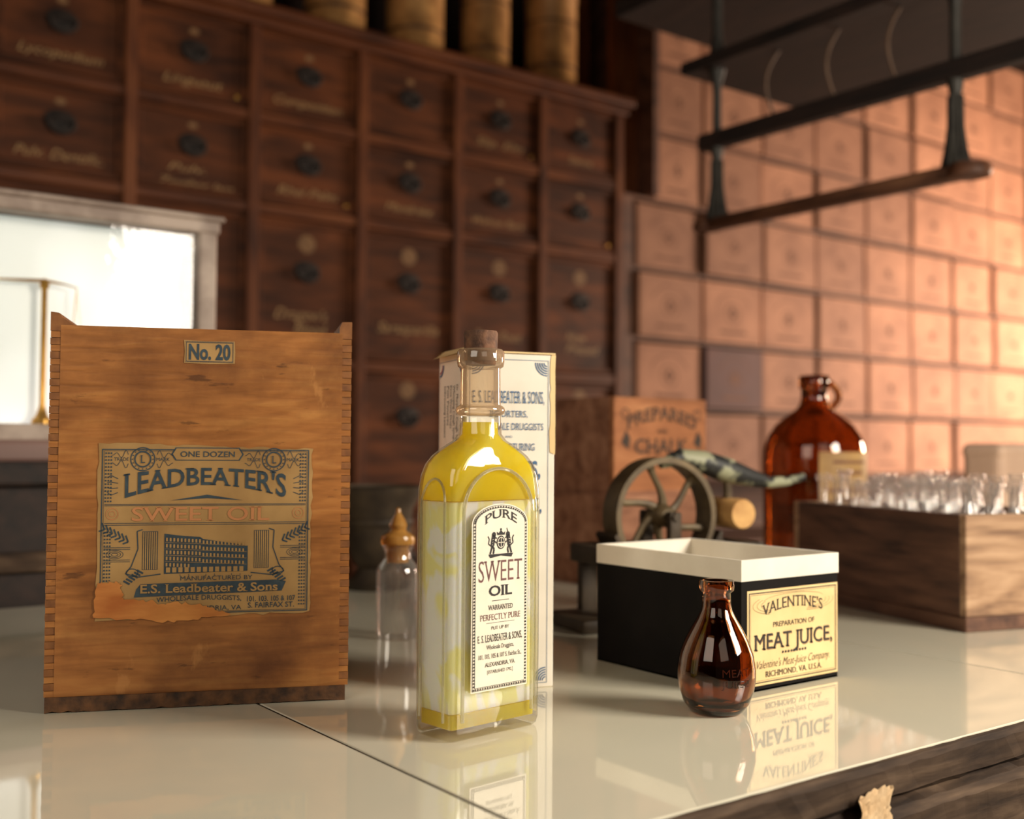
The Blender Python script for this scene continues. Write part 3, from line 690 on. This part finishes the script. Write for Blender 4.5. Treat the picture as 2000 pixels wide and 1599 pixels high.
sec=[(a,b*1.05 if a<.1566 else b,c*1.04 if a<.1566 else c,d) for a,b,c,d in sec0]
mb=MB(); mb.loft([rrect(w,d,r,z) for z,w,d,r in sec if z<.1711],cap1=False)
mk(mb,'glass_body',M_glass,OB,recalc=False,sharp=50)
for sg in (-1,1):
    pts=[(-.0245,sg*.0162,.010),(-.0245,sg*.0162,.118)]+[(-.0245*math.cos(math.pi*i/18),sg*(.0162-.0004*math.sin(math.pi*i/18)),.118+.0235*math.sin(math.pi*i/18)) for i in range(1,18)]+[(.0245,sg*.0162,.118),(.0245,sg*.0162,.010)]
    mk(MB().tube(pts,.0010,8,0,b0=(0,1,0)),'arched_moulding',M_mould,OB)
for sg in (-1,1):
    pts=[(sg*.0325,-.0100,.010),(sg*.0325,-.0100,.122)]+[(sg*(.0325-.0016*math.sin(math.pi*i/12)),-.0100*math.cos(math.pi*i/12),.122+.0140*math.sin(math.pi*i/12)) for i in range(1,12)]+[(sg*.0325,.0100,.122),(sg*.0325,.0100,.010)]
    mk(MB().tube(pts,.0007,8,0,b0=(1,0,0)),'arched_moulding',M_mould,OB)
mb=MB(); mb.loft([rrect(w,d,r,z) for z,w,d,r in sec if z>.169],cap0=False,cap1=False)
mb.loft([rrect(.0118,.0118,.0118,.2065),rrect(.0096,.0096,.0096,.206),rrect(.0092,.0092,.0092,.200)],cap0=False,cap1=False)
mk(mb,'glass_neck',M_neck,OB,recalc=False,sharp=50,label='hazy amber-tinted glass neck with rolled lip')
def inner(z0,z1,off):
    out=[]
    zs=sorted(set([z0,z1]+[s[0] for s in sec if z0<s[0]<z1]))
    for z in zs:
        for a,b in zip(sec[:-1],sec[1:]):
            if a[0]<=z<=b[0]:
                f=(z-a[0])/(b[0]-a[0]); w=a[1]+(b[1]-a[1])*f-off; d=a[2]+(b[2]-a[2])*f-off; r=max(a[3]+(b[3]-a[3])*f-off,.002)
                out.append(rrect(w,d,r,z)); break
    return out
mk(MB().loft(inner(.014,.124,.0028)),'congealed_oil',M_fat,OB,recalc=True,sharp=50,label='milky pale yellow congealed oil')
mk(MB().loft(inner(.1245,.1665,.0020)),'clear_oil',M_oil,OB,recalc=True,sharp=50,label='clear bright yellow oil')
mk(MB().loft(inner(.006,.0135,.0028)),'clear_oil',M_oil,OB,recalc=True,sharp=50,label='clear bright yellow oil')
mk(MB().lathe([(0,.198),(.0082,.198),(.0090,.204),(.0094,.2155),(.0088,.2166),(0,.2169)],28),'cork',M_cork,OB,label='worn brown cork stopper')
P=planeM((0,-.0172,0),(1,0,0),(0,0,1)); z=0
mb=MB(); lw=.0200; zb=.0243; zt=.1120; ar=.0108
def arc(w,zb,zt,ar,n=20): return [(-w,zb),(w,zb)]+[(w*math.cos(math.pi*i/n),zt+ar*math.sin(math.pi*i/n)) for i in range(n+1)]
mb.poly(arc(lw,zb,zt,ar),0,P,.0001)
for w_,o_,m_,zz in ((lw-.0008,.0008,1,.0002),(lw-.0011,.0011,0,.0003),(lw-.0023,.0023,1,.0004),(lw-.0026,.0026,0,.0005)):
    mb.poly(arc(w_,zb+o_,zt,ar-o_*.9),m_,P,zz)
bd=[];yy=zb+.0017
while yy<zt: bd+=[(-lw+.0017,yy),(lw-.0017,yy)]; yy+=.0017
xx=-lw+.003
while xx<lw-.0025: bd.append((xx,zb+.0017)); xx+=.0017
for i in range(1,30): bd.append(((lw-.0017)*math.cos(math.pi*i/30),zt+(ar-.0017)*math.sin(math.pi*i/30)))
for x,y in bd: mb.poly([(x-.0006,y),(x,y-.0006),(x+.0006,y),(x,y+.0006)],1,P,.0006)
q=.0007
def zY(y): return .154-(y-870)*.000276
mb.text('PURE',0,.1140,.023,.0044,1,P,q,arch=.0036,serif=True,bold=.006)
# crest: crowned shield, lion and unicorn supporters rearing either side, scroll below
cy=zY(1058)
mb.ell(0,cy,.0030,.0036,1,P,q); mb.ring(0,cy,.0024,.0029,.0004,0,P,q+.0001); mb.rect(-.0002,cy-.003,.0002,cy+.003,0,P,q+.0002); mb.rect(-.0026,cy-.0002,.0026,cy+.0002,0,P,q+.0002)
mb.poly([(-.0026,cy+.0040),(.0026,cy+.0040),(.0030,cy+.0058),(.0016,cy+.0050),(0,cy+.0066),(-.0016,cy+.0050),(-.0030,cy+.0058)],1,P,q)
mb.ell(0,cy+.0070,.0006,.0006,1,P,q)
for sg in (-1,1):
    mb.ell(sg*.0050,cy+.0044,.0014,.0013,1,P,q)                                   # head
    mb.stroke([(sg*.0050,cy+.0040),(sg*.0056,cy+.0015),(sg*.0060,cy-.0015)],.0026,1,P,q)  # body
    mb.stroke([(sg*.0054,cy+.0022),(sg*.0038,cy+.0028),(sg*.0030,cy+.0022)],.0007,1,P,q)  # foreleg
    mb.stroke([(sg*.0056,cy+.0008),(sg*.0040,cy+.0006),(sg*.0032,cy-.0002)],.0007,1,P,q)
    mb.stroke([(sg*.0060,cy-.0015),(sg*.0048,cy-.0034),(sg*.0054,cy-.0058)],.0011,1,P,q)  # hind legs
    mb.stroke([(sg*.0062,cy-.0015),(sg*.0068,cy-.0036),(sg*.0076,cy-.0058)],.0011,1,P,q)
    mb.stroke([(sg*.0068,cy-.0018),(sg*.0088,cy-.0004),(sg*.0082,cy+.0020),(sg*.0092,cy+.0036)],.0006,1,P,q) # tail
    if sg>0: mb.stroke([(sg*.0050,cy+.0054),(sg*.0042,cy+.0076)],.0004,1,P,q)        # horn
    for e in range(3): mb.stroke([(sg*(.0052+.0004*e),cy+.0020-.0014*e),(sg*(.0062+.0002*e),cy+.0016-.0014*e)],.0002,0,P,q+.0002)
mb.poly([(-.0088,cy-.0060),(.0088,cy-.0060),(.0076,cy-.0080),(0,cy-.0070),(-.0076,cy-.0080)],1,P,q)
mb.text('SWEET',0,zY(1112),.0310,.0112,2,P,q,serif=True,bold=-.010)
mb.text('OIL',0,zY(1150),.0165,.0052,1,P,q,serif=True,bold=.02)
mb.rect(-.006,zY(1169)-.00015,.006,zY(1169)+.00015,1,P,q)
mb.text('WARRANTED',0,zY(1182),.0175,.0026,1,P,q,serif=True,bold=.0)
mb.text('PERFECTLY PURE',0,zY(1200),.0285,.0031,2,P,q,serif=True,bold=-.004)
mb.rect(-.010,zY(1211)-.0001,.010,zY(1211)+.0001,1,P,q)
mb.text('PUT UP BY',0,zY(1221),.0125,.0017,1,P,q,bold=.0)
mb.text('E. S. LEADBEATER & SONS,',0,zY(1240),.0315,.0037,1,P,q,serif=True,bold=.0)
mb.text('Wholesale Druggists,',0,zY(1257),.0195,.0022,1,P,q,serif=True)
mb.text('101, 103, 105 & 107 S. Fairfax St.,',0,zY(1274),.0305,.0023,1,P,q,serif=True)
mb.text('ALEXANDRIA, VA.',0,zY(1290),.0215,.0021,1,P,q,serif=True)
mb.text('[ESTABLISHED 1792.]',0,zY(1304),.0180,.0017,1,P,q,bold=.0)
mk(mb,'paper_label',[M_ivory,M_ink,M_swt],OB,label='arched ivory label printed Pure Sweet Oil')

# ================================================================= WHITE CARTON
cx_,cy_=w2(-.0290,.688)
CT=E('white_carton',(cx_,cy_,0),53.4-67.9,label='tall narrow ivory cardboard carton with blue printing and frayed flaps',cat='carton')
mb=MB(); cw,cd,ch=.061,.053,.2125
mb.box((0,0,0),(cw,cd,ch),0,bev=.0006,seg=1)
mk(mb,'carton_body',[M_white],CT)
mb=MB(); mb.add([(0,-.001,ch),(cw,-.001,ch),(cw-.002,cd,ch+.003),(.002,cd,ch+.002),(0,-.001,ch+.001),(cw,-.001,ch+.001),(cw-.002,cd,ch+.004),(.002,cd,ch+.003)],[(0,1,2,3),(4,5,6,7),(0,1,5,4),(1,2,6,5),(2,3,7,6),(3,0,4,7)])
mb.add([(-.0015,.0,ch),(-.0015,cd,ch),(-.006,cd*.9,ch-.002),(-.005,.004,ch-.001),(.004,.0,ch+.004),(.004,cd,ch+.004)],[(0,1,2,3),(0,1,5,4)])
mk(mb,'top_flap',M_yel,CT)
mb=MB()
mb.poly(jag((cw-.0035,.150),(cw+.0003,.148),3,.0003)+jag((cw+.0003,.148),(cw+.0003,ch),12,.0002)+jag((cw+.0003,ch),(cw-.003,ch),3,.0003)+jag((cw-.003,ch),(cw-.0035,.15),14,.0006),0,planeM((0,-.0001,0),(1,0,0),(0,0,1)),.0003)
mk(mb,'torn_edge',M_yel,CT,label='torn yellowed edge')
P=planeM((0,-.0001,0),(1,0,0),(0,0,1)); mb=MB()
def zc(y): return .154-(y-870)*.000322
mb.frame(.0025,.003,cw-.0045,ch-.004,.0003,0,P)
for s,y,w_,h_,b_ in (('E. S. LEADBEATER & SONS,',775,.049,.0075,0),('IMPORTERS,',808,.026,.0040,0),('WHOLESALE DRUGGISTS',833,.048,.0042,0),('AND',853,.005,.0013,0),('MANUFACTURING',873,.036,.0044,0),('CHEMISTS,',917,.044,.0098,.02),('PERFUMERS,',988,.046,.0085,.01),('Medicinal',1043,.040,.0078,.01)):
    mb.text(s,.029,zc(y),w_,h_,0,P,serif=True,bold=b_)
for i in range(16):
    yy=zc(1120+11*i); w_=.022+.012*math.sin(i*2.1)**2
    nn=int(w_/.0018)
    for k in range(nn):
        if random.random()<.8: mb.rect(.029-w_/2+k*.0018,yy,.029-w_/2+k*.0018+.0013,yy+.0011,0,P)
for (fx,fz,sx,sz) in ((cw-.0055,ch-.0055,-1,-1),(cw-.0055,.0045,-1,1),(.004,ch-.0055,1,-1),(.004,.0045,1,1)):
    for q in range(5):
        mb.ring(fx,fz,.0085-.0015*q,.0085-.0015*q,.0007,0,P,a0={(-1,-1):180,(-1,1):90,(1,-1):270,(1,1):0}[(sx,sz)],a1={(-1,-1):270,(-1,1):180,(1,-1):360,(1,1):90}[(sx,sz)])
PL=planeM((-.0001,cd,0),(0,-1,0),(0,0,1))
for i,(s,l) in enumerate((("Imbrocating Liniment",.034),("Pain Panacea",.026),("Knox Worm Drops",.028),("Whooping Cough Syrup,",.036),("Dr. Murphy's Cough Syrup",.040))):
    mb.text(s,.014+i*.006,ch-.020-l/2,l,.0034,1,PL,rot=-90,serif=True)
mb.ring(cd-.004,ch-.006,.008,.008,.0014,0,PL,a0=180,a1=270); mb.ring(cd-.004,ch-.006,.006,.006,.0014,2,PL,a0=180,a1=270); mb.ring(cd-.004,ch-.006,.004,.004,.0014,0,PL,a0=180,a1=270)
mb.ring(.003,ch-.006,.008,.008,.0014,0,PL,a0=270,a1=360); mb.ring(.003,ch-.006,.006,.006,.0014,2,PL,a0=270,a1=360)
mb.frame(.002,.004,cd-.002,ch-.004,.0003,0,PL)
mk(mb,'printing',[M_blue,M_navy,M_red],CT,label='blue and navy printed lettering')

# ================================================================= MEAT JUICE BOX
MBX=E('open_display_box',(.5275,.4690,0),0,label='open black and white cardboard box with straw-coloured printed label',cat='cardboard box')
bw,bd_,bh=.0955,.136,.083; tb=.0022
def tray(mb,x0,y0,x1,y1,z0,z1,t,mat):
    mb.box((x0,y0,z0),(x1,y0+t,z1),mat); mb.box((x0,y1-t,z0),(x1,y1,z1),mat); mb.box((x0,y0+t,z0),(x0+t,y1-t,z1),mat); mb.box((x1-t,y0+t,z0),(x1,y1-t,z1),mat)
mb=MB()
tray(mb,0,0,bw,bd_,0,.0695,.0012,0); mb.box((0,0,0),(bw,bd_,.0012),0)
mk(mb,'black_shell',M_black,MBX)
mb=MB(); tray(mb,.0013,.0013,bw-.0013,bd_-.0013,.0015,bh,tb,0); mb.box((.0013,.0013,.0013),(bw-.0013,bd_-.0013,.003),0)
tray(mb,-.0006,-.0006,bw+.0006,bd_+.0006,.0698,bh+.0002,.0022,0)
mk(mb,'ivory_tray',M_white,MBX,label='ivory inner tray with raised rim')
P=planeM((0,-.0001,0),(1,0,0),(0,0,1)); mb=MB()
mb.rect(.005,.0035,bw-.0005,.0635,0,P,.0003); mb.frame(.0065,.005,bw-.002,.062,.0007,1,P,.0004); mb.frame(.0079,.0064,bw-.0034,.0606,.0002,1,P,.0004)
c=.0500; q=.0006
mb.text("VALENTINE'S",c-.001,.0500,.060,.0070,1,P,q,arch=.0045,serif=True,bold=-.004)
for r_ in (1,.82,.64):
    for a0 in (195,315): mb.ring(c+(-.018 if a0==195 else .018),.0535,.022*r_,.006*r_,.0002,1,P,q,a0=a0-60,a1=a0+60)
mb.ring(c,.0555,.03,.0045,.0002,1,P,q,a0=10,a1=170)
mb.text("PREPARATION OF",c,.0408,.041,.0032,1,P,q,bold=.0)
mb.text("MEAT JUICE,",c+.0006,.0301,.0775,.0096,2,P,q-.0001,serif=True,bold=.0)
mb.text("MEAT JUICE,",c,.0307,.0775,.0096,1,P,q,serif=True,bold=.0)
for k in range(9): mb.ell(c+(k-4)*.0028,.0225,.0009 if k!=4 else .0015,.0009,1,P,q,n=10)
mb.text("Valentine's Meat-Juice Company.",c,.0165,.072,.0050,1,P,q,shear=.4,bold=-.012)
mb.text("RICHMOND, VA. U.S.A.",c,.0100,.056,.0036,1,P,q,serif=True,bold=.0)
mk(mb,'paper_label',[M_yel,M_ink,m_noise('shadow_brown_ink',hx(120,90,60),hx(140,108,74),scale=100)],MBX,label='straw-coloured printed label')

# ================================================================= SMALL AMBER FLASK
AF=E('amber_flask',(.4818,.4473,0),0,label='small teardrop-shaped dark amber glass flask with flared lip',cat='flask')
op=[(.0132,0),(.0158,.0015),(.0190,.006),(.0214,.013),(.0226,.020),(.0226,.026),(.0212,.034),(.0182,.042),(.0145,.049),(.0112,.0545),(.0090,.059),(.0082,.063),(.0082,.069),(.0100,.0705),(.0104,.0735),(.0100,.0762)]
ip=[(.0070,.0762),(.0066,.069),(.0066,.061),(.0085,.056),(.0125,.049),(.0162,.042),(.0192,.034),(.0206,.026),(.0206,.020),(.0190,.011),(.0150,.005),(0,.0045)]
mb=MB(); mb.lathe([(0,.001),(.009,.0008)]+op+ip,48)
mk(mb,'glass_body',M_amberd,AF,recalc=True,sharp=60)
def rad(z):
    for a,b in zip(op[:-1],op[1:]):
        if a[1]<=z<=b[1]: return a[0]+(b[0]-a[0])*(z-a[1])/(b[1]-a[1])
    return .02
mb=MB()
for s,zc_,h_,w_ in (("MEAT",.0265,.0042,.017),("JUICE",.0200,.0038,.018)):
    vs,fs=text_geo(s,False,-.005,0); x0=min(v[0] for v in vs); x1=max(v[0] for v in vs)
    ac=math.atan2(-.4473,-.4818)+math.radians(30)
    o=[]
    for x,y in vs:
        X=(x-(x0+x1)/2)*w_/(x1-x0); Z=zc_+y*h_/CAP-h_/2; a=ac+X/.0226; r_=rad(Z)+.0003; o.append((r_*math.cos(a),r_*math.sin(a),Z))
    mb.add(o,fs)
mk(mb,'embossed_lettering',m_noise('dark_amber_relief',hx(46,18,10),hx(66,28,16),scale=50,rough=.1),AF,label='embossed dark amber lettering')

# ================================================================= STOPPERED CLEAR BOTTLE
x,y=w2(-.0905,.885)
SB=E('stoppered_bottle',(x,y,0),0,label='small clear glass bottle with pointed ochre stopper',cat='bottle')
mk(MB().lathe([(0,.002),(.012,.001),(.0158,0),(.0168,.003),(.0168,.052),(.0158,.057),(.0125,.061),(.0108,.064),(.0108,.070),(.0125,.0715),(.0125,.074),(.0095,.0745)],36),'glass_body',M_vial,SB)
mk(MB().lathe([(0,.060),(.0085,.060),(.0092,.074),(.0134,.0745),(.0140,.078),(.0130,.081),(.0085,.0835),(.0062,.086),(.0074,.0895),(.0055,.094),(.0024,.099),(.0018,.1025),(0,.104)],28),'stopper',M_goldcap,SB,label='pointed ochre stopper')

# ================================================================= IRON MORTAR
x,y=w2(-.143,1.19)
MT=E('iron_mortar',(x,y,0),0,label='dark cast iron mortar with flared rim',cat='mortar')
mk(MB().lathe([(0,0),(.034,0),(.036,.006),(.026,.014),(.022,.022),(.030,.035),(.034,.060),(.037,.085),(.045,.100),(.047,.108),(.043,.110),(.036,.098),(.031,.060),(.02,.035),(0,.032)],36),'bowl',M_darkiron,MT)
mk(MB().lathe([(.0345,.066),(.0365,.068),(.0375,.071),(.0370,.074)],36),'band',M_darkiron,MT)

# ================================================================= CORK PRESS
CP=E('cork_press',(.683,.7008,0),-11.6,label='cast iron cork press with spoked wheel and flaking painted lever',cat='cork press')
cz=.0936
mb=MB(); Mw=T(0,0,cz)@RX(90)
mb.lathe([(.051,-.012),(.051,.012),(.0460,.012),(.0455,.010),(.0455,-.010),(.0460,-.012)],56,0,Mw,closed=True)
mb.lathe([(0,-.013),(.006,-.013),(.009,-.010),(.0105,-.004),(.0105,.004),(.009,.010),(.006,.013),(0,.013)],24,0,Mw)
for k in range(6):
    a0=math.radians(60*k+12); pts=[]
    for i in range(9):
        f=i/8; r_=.008+.039*f; a=a0+.55*math.sin(f*math.pi*.55); pts.append((r_*math.cos(a),0,cz+r_*math.sin(a)))
    mb.tube(pts,[.0048,.0042,.0036,.0032,.0030,.0030,.0032,.0038,.0048],8,0,b0=(0,1,0),sb=.9)
mk(mb,'wheel',M_olive,CP,recalc=True)
mb=MB()
mb.box((-.070,-.028,.062),(.088,-.017,.070),bev=.002); mb.box((-.070,.017,.062),(.088,.028,.070),bev=.002)
mb.box((-.075,-.028,.054),(-.063,.028,.070),bev=.002); mb.box((.080,-.028,.054),(.092,.028,.070),bev=.002)
for sx in (-1,1):
    for sy in (-1,1):
        mb.box((sx*.060-.008,sy*.022-.005,.006),(sx*.060+.008,sy*.022+.005,.066),bev=.002)
mb.box((-.095,-.034,0),(.095,.034,.012),bev=.004)
mb.box((-.006,-.026,.066),(.006,-.018,cz+.004),bev=.002); mb.box((-.006,.018,.066),(.006,.026,cz+.004),bev=.002)
mb.tube([(0,-.028,cz),(0,.028,cz)],.004,10,b0=(1,0,0))
rings=[]
for i in range(15):
    a=math.radians(200+140*i/14); rings.append([(.056*math.cos(a),-.017,cz+.056*math.sin(a)*.8+.002),(.059*math.cos(a),-.017,cz+.059*math.sin(a)*.8),(.059*math.cos(a),.017,cz+.059*math.sin(a)*.8),(.056*math.cos(a),.017,cz+.056*math.sin(a)*.8+.002)])
mb.loft(rings,smooth=False)
mk(mb,'stand',M_darkiron,CP,recalc=True)
mb=MB()
mb.tube([(.0,0,.138),(.02,0,.1445),(.045,0,.1400),(.070,0,.133),(.095,0,.1265),(.118,0,.1215),(.140,0,.1225),(.158,0,.1265)],[.004,.0075,.0105,.0115,.0085,.0055,.0045,.0040],14,0,b0=(0,1,0),sb=1.1)
mk(mb,'lever_handle',M_flake,CP,label='lever with flaking pale green and black paint')
mk(MB().lathe([(0,-.026),(.0125,-.026),(.0135,-.024),(.0135,.022),(.0125,.024),(0,.024)],20,0,T(.072,0,.0945)@RX(90)),'wooden_roller',M_logend,CP,label='sawn wooden roller')
mk(MB().tube([(.072,0,.10),(.072,0,.130)],.004,8,b0=(0,1,0)),'link_rod',M_olive,CP)

# ================================================================= CHALK BOX + BOX BELOW
def crate_box(name,loc,rz,w,d,h,mats,lab,cat):
    e=E(name,loc,rz,label=lab,cat=cat); t=.008
    mb=MB(); mb.box((0,0,.004),(w,t,h),0,bev=.001,seg=1); mk(mb,'front_panel',mats[0],e)
    mb=MB(); mb.box((0,t,.004),(t,d,h),0); mb.box((w-t,t,.004),(w,d,h),0); mb.box((t,d-t,.004),(w-t,d,h)); mb.box((0,0,0),(w,d,.0045)); mb.box((t,t,h-.008),(w-t,d-t,h-.001))
    mk(mb,'carcass',mats[1],e); return e
crate_box('wooden_case',(.799,.893,0),0,.156,.108,.0998,(M_brown,M_brown),'plain brown wooden case beneath the chalk box','wooden box')
ck=crate_box('chalk_box',(.805,.897,.1),0,.1437,.102,.108,(M_orange,M_brown),'orange pine box stencilled Prepared Chalk standing on a brown case','wooden box')
P=planeM((0,-.0002,0),(1,0,0),(0,0,1)); mb=MB()
mb.text('PREPARED',.072,.079,.108,.0140,0,P,arch=.012,serif=True,bold=.016)
mb.text('AND',.072,.071,.016,.004,0,P)
mb.text('CHALK',.072,.054,.084,.0160,0,P,serif=True,bold=.016)
mb.text('NATIONAL',.072,.034,.070,.008,0,P)
for sx in (.016,.128):
    mb.poly([(sx-.006,.058),(sx+.004,.050),(sx+.008,.062),(sx+.001,.072)],0,P); mb.ring(sx,.09,.006,.006,.0015,0,P)
mk(mb,'stencil_lettering',M_sten,ck,label='faded dark stencilled lettering')

# ================================================================= AMBER JUG
AJ=E('amber_jug',(1.06,.83,0),0,label='large round amber glass jug with finger ring and paper label',cat='jug')
jo=[(.050,0),(.057,.004),(.059,.012),(.059,.140),(.0575,.155),(.0530,.168),(.045,.180),(.034,.190),(.022,.198),(.0170,.204),(.0152,.212),(.0150,.222),(.0172,.224),(.0178,.229),(.0172,.2375),(.0160,.2385)]
mb=MB(); mb.lathe([(0,.003),(.03,.002)]+jo+[(.0120,.2385),(.0118,.205),(.018,.1965),(.032,.186),(.043,.176),(.0500,.166),(.0545,.153),(.056,.14),(.056,.014),(.053,.007),(0,.006)],56)
mk(mb,'glass_body',M_amber,AJ,recalc=True,sharp=60)
a=math.radians(-42); c_,s_=math.cos(a),math.sin(a)
pts=[(c_*(.017+.011*math.sin(math.pi*i/12)),s_*(.017+.011*math.sin(math.pi*i/12)),.231-.033*i/12) for i in range(13)]
mk(MB().tube(pts,.0042,10,b0=(-s_,c_,0)),'finger_ring',M_amber,AJ)
mb=MB(); vs=[];fs=[];n=18
for i in range(n+1):
    aa=math.radians(-137+77*i/n); vs+=[(.0594*math.cos(aa),.0594*math.sin(aa),.075),(.0594*math.cos(aa),.0594*math.sin(aa),.149)]
for i in range(n): fs.append((2*i,2*i+2,2*i+3,2*i+1))
mb.add(vs,fs,0,None,True)
for zz,a0,a1 in ((.136,-122,-74),(.124,-117,-80),(.104,-127,-70),(.094,-119,-78)):
    vs=[];m_=10
    for i in range(m_+1):
        aa=math.radians(a0+(a1-a0)*i/m_); vs+=[(.0597*math.cos(aa),.0597*math.sin(aa),zz),(.0597*math.cos(aa),.0597*math.sin(aa),zz+.0035)]
    mb.add(vs,[(2*i,2*i+2,2*i+3,2*i+1) for i in range(m_)],1)
mk(mb,'paper_label',[M_lab,M_cardink],AJ,label='faded olive paper label')

# ================================================================= CRATE OF VIALS
CR=E('bottle_crate',(.9634,.6136,0),-15.2,label='low dark wooden crate packed with small clear glass bottles',cat='crate')
w,d,h=.15,.24,.098
mk(MB().box((-w/2,-d/2+.008,.012),(-w/2+.008,d/2-.008,h),bev=.001,seg=1),'side_panel',M_crate,CR,label='dark brown side panel')
mk(MB().box((w/2-.008,-d/2+.008,.012),(w/2,d/2-.008,h),bev=.001,seg=1),'side_panel',M_crate,CR)
mk(MB().box((-w/2,-d/2,.012),(w/2,-d/2+.008,h),bev=.001,seg=1),'end_panel',M_cratel,CR,label='lighter weathered end panel')
mk(MB().box((-w/2,d/2-.008,.012),(w/2,d/2,h),bev=.001,seg=1),'end_panel',M_cratel,CR)
mk(MB().box((-w/2-.002,-d/2-.002,0),(w/2+.002,d/2+.002,.0122),bev=.001,seg=1),'bottom_board',M_crate,CR)
vp=[(0,.001),(.009,0),(.0108,.002),(.0110,.006),(.0110,.070),(.0104,.075),(.0066,.080),(.0048,.083),(.0046,.1040),(.0070,.1050),(.0074,.1078),(.0070,.1106),(.0040,.1108)]
vm=None
Rz=Matrix.Rotation(math.radians(-15.2),4,'Z')
for i in range(5):
    for j in range(9):
        lx=(i-2)*.0272+random.uniform(-.0008,.0008); ly=(j-4)*.0247+random.uniform(-.0006,.0006)
        p=Rz@Vector((lx,ly,0)); loc=(.9634+p.x,.6136+p.y,.0124)
        if vm is None: vm=mk(MB().lathe(vp,20),'glass_vial',M_vial,None,loc); o=vm
        else:
            o=bpy.data.objects.new('glass_vial',vm.data); COL.objects.link(o); o.location=loc
        k=random.uniform(.95,1.08); o.scale=(1,1,k)
        props(o,'small empty clear glass bottle standing in the wooden crate','bottle',None,'clear glass bottles in the crate')

# pale carton beyond the crate
mb=MB(); mb.box((0,0,0),(.20,.06,.160),bev=.012,seg=4)
pc=E('pale_carton',(1.375,.775,0),0,label='pale pinkish rounded cardboard carton behind the bottle crate',cat='carton')
mk(mb,'carton_body',M_pale,pc)
mk(MB().box((-.001,-.001,.138),(.201,.061,.161),bev=.010,seg=4),'lid',M_pale,pc)

# ================================================================= LIGHT
def area(name,loc,tgt,size,power,col,sy=None):
    l=bpy.data.lights.new(name,'AREA'); l.energy=power; l.color=col; l.size=size
    if sy: l.shape='RECTANGLE'; l.size_y=sy
    o=bpy.data.objects.new(name,l); COL.objects.link(o); o.location=loc
    o.rotation_euler=(Vector(tgt)-Vector(loc)).to_track_quat('-Z','Y').to_euler(); return o
area('wall_window_light',(4.35,.95,.38),(3.2,2.0,.15),.8,115,(1,.75,.57))
area('counter_key_light',(1.0,-.30,.52),(.42,.6,.06),.38,18,(1,.90,.76))  # unseen area lamp added close to the counter to brighten the foreground
area('front_window_light',(-.3,-1.5,1.2),(.25,.75,.1),1.0,4.5,(1,.84,.66))
area('left_fill_light',(-.75,.10,.75),(.35,.60,.08),.7,5.5,(1,.90,.76))  # unseen fill lamp added to brighten the oil and left-hand faces
w_=bpy.data.worlds.new('World'); SC.world=w_; w_.use_nodes=True
w_.node_tree.nodes['Background'].inputs['Color'].default_value=(.9,.70,.52,1); w_.node_tree.nodes['Background'].inputs['Strength'].default_value=.04

# ================================================================= CAMERA
cam=bpy.data.cameras.new('camera'); co=bpy.data.objects.new('camera',cam); COL.objects.link(co)
cam.lens=38.75; cam.sensor_width=36; cam.clip_start=.01
th=math.radians(1.86); F=Vector((.5962*math.cos(th),.8028*math.cos(th),math.sin(th)))
q=F.to_track_quat('-Z','Y').to_matrix().to_4x4()
co.matrix_world=Matrix.Translation((0,0,.154))@q@Matrix.Rotation(math.radians(.4),4,'Z')
cam.dof.use_dof=True; cam.dof.focus_distance=.62; cam.dof.aperture_fstop=5.6
SC.camera=co
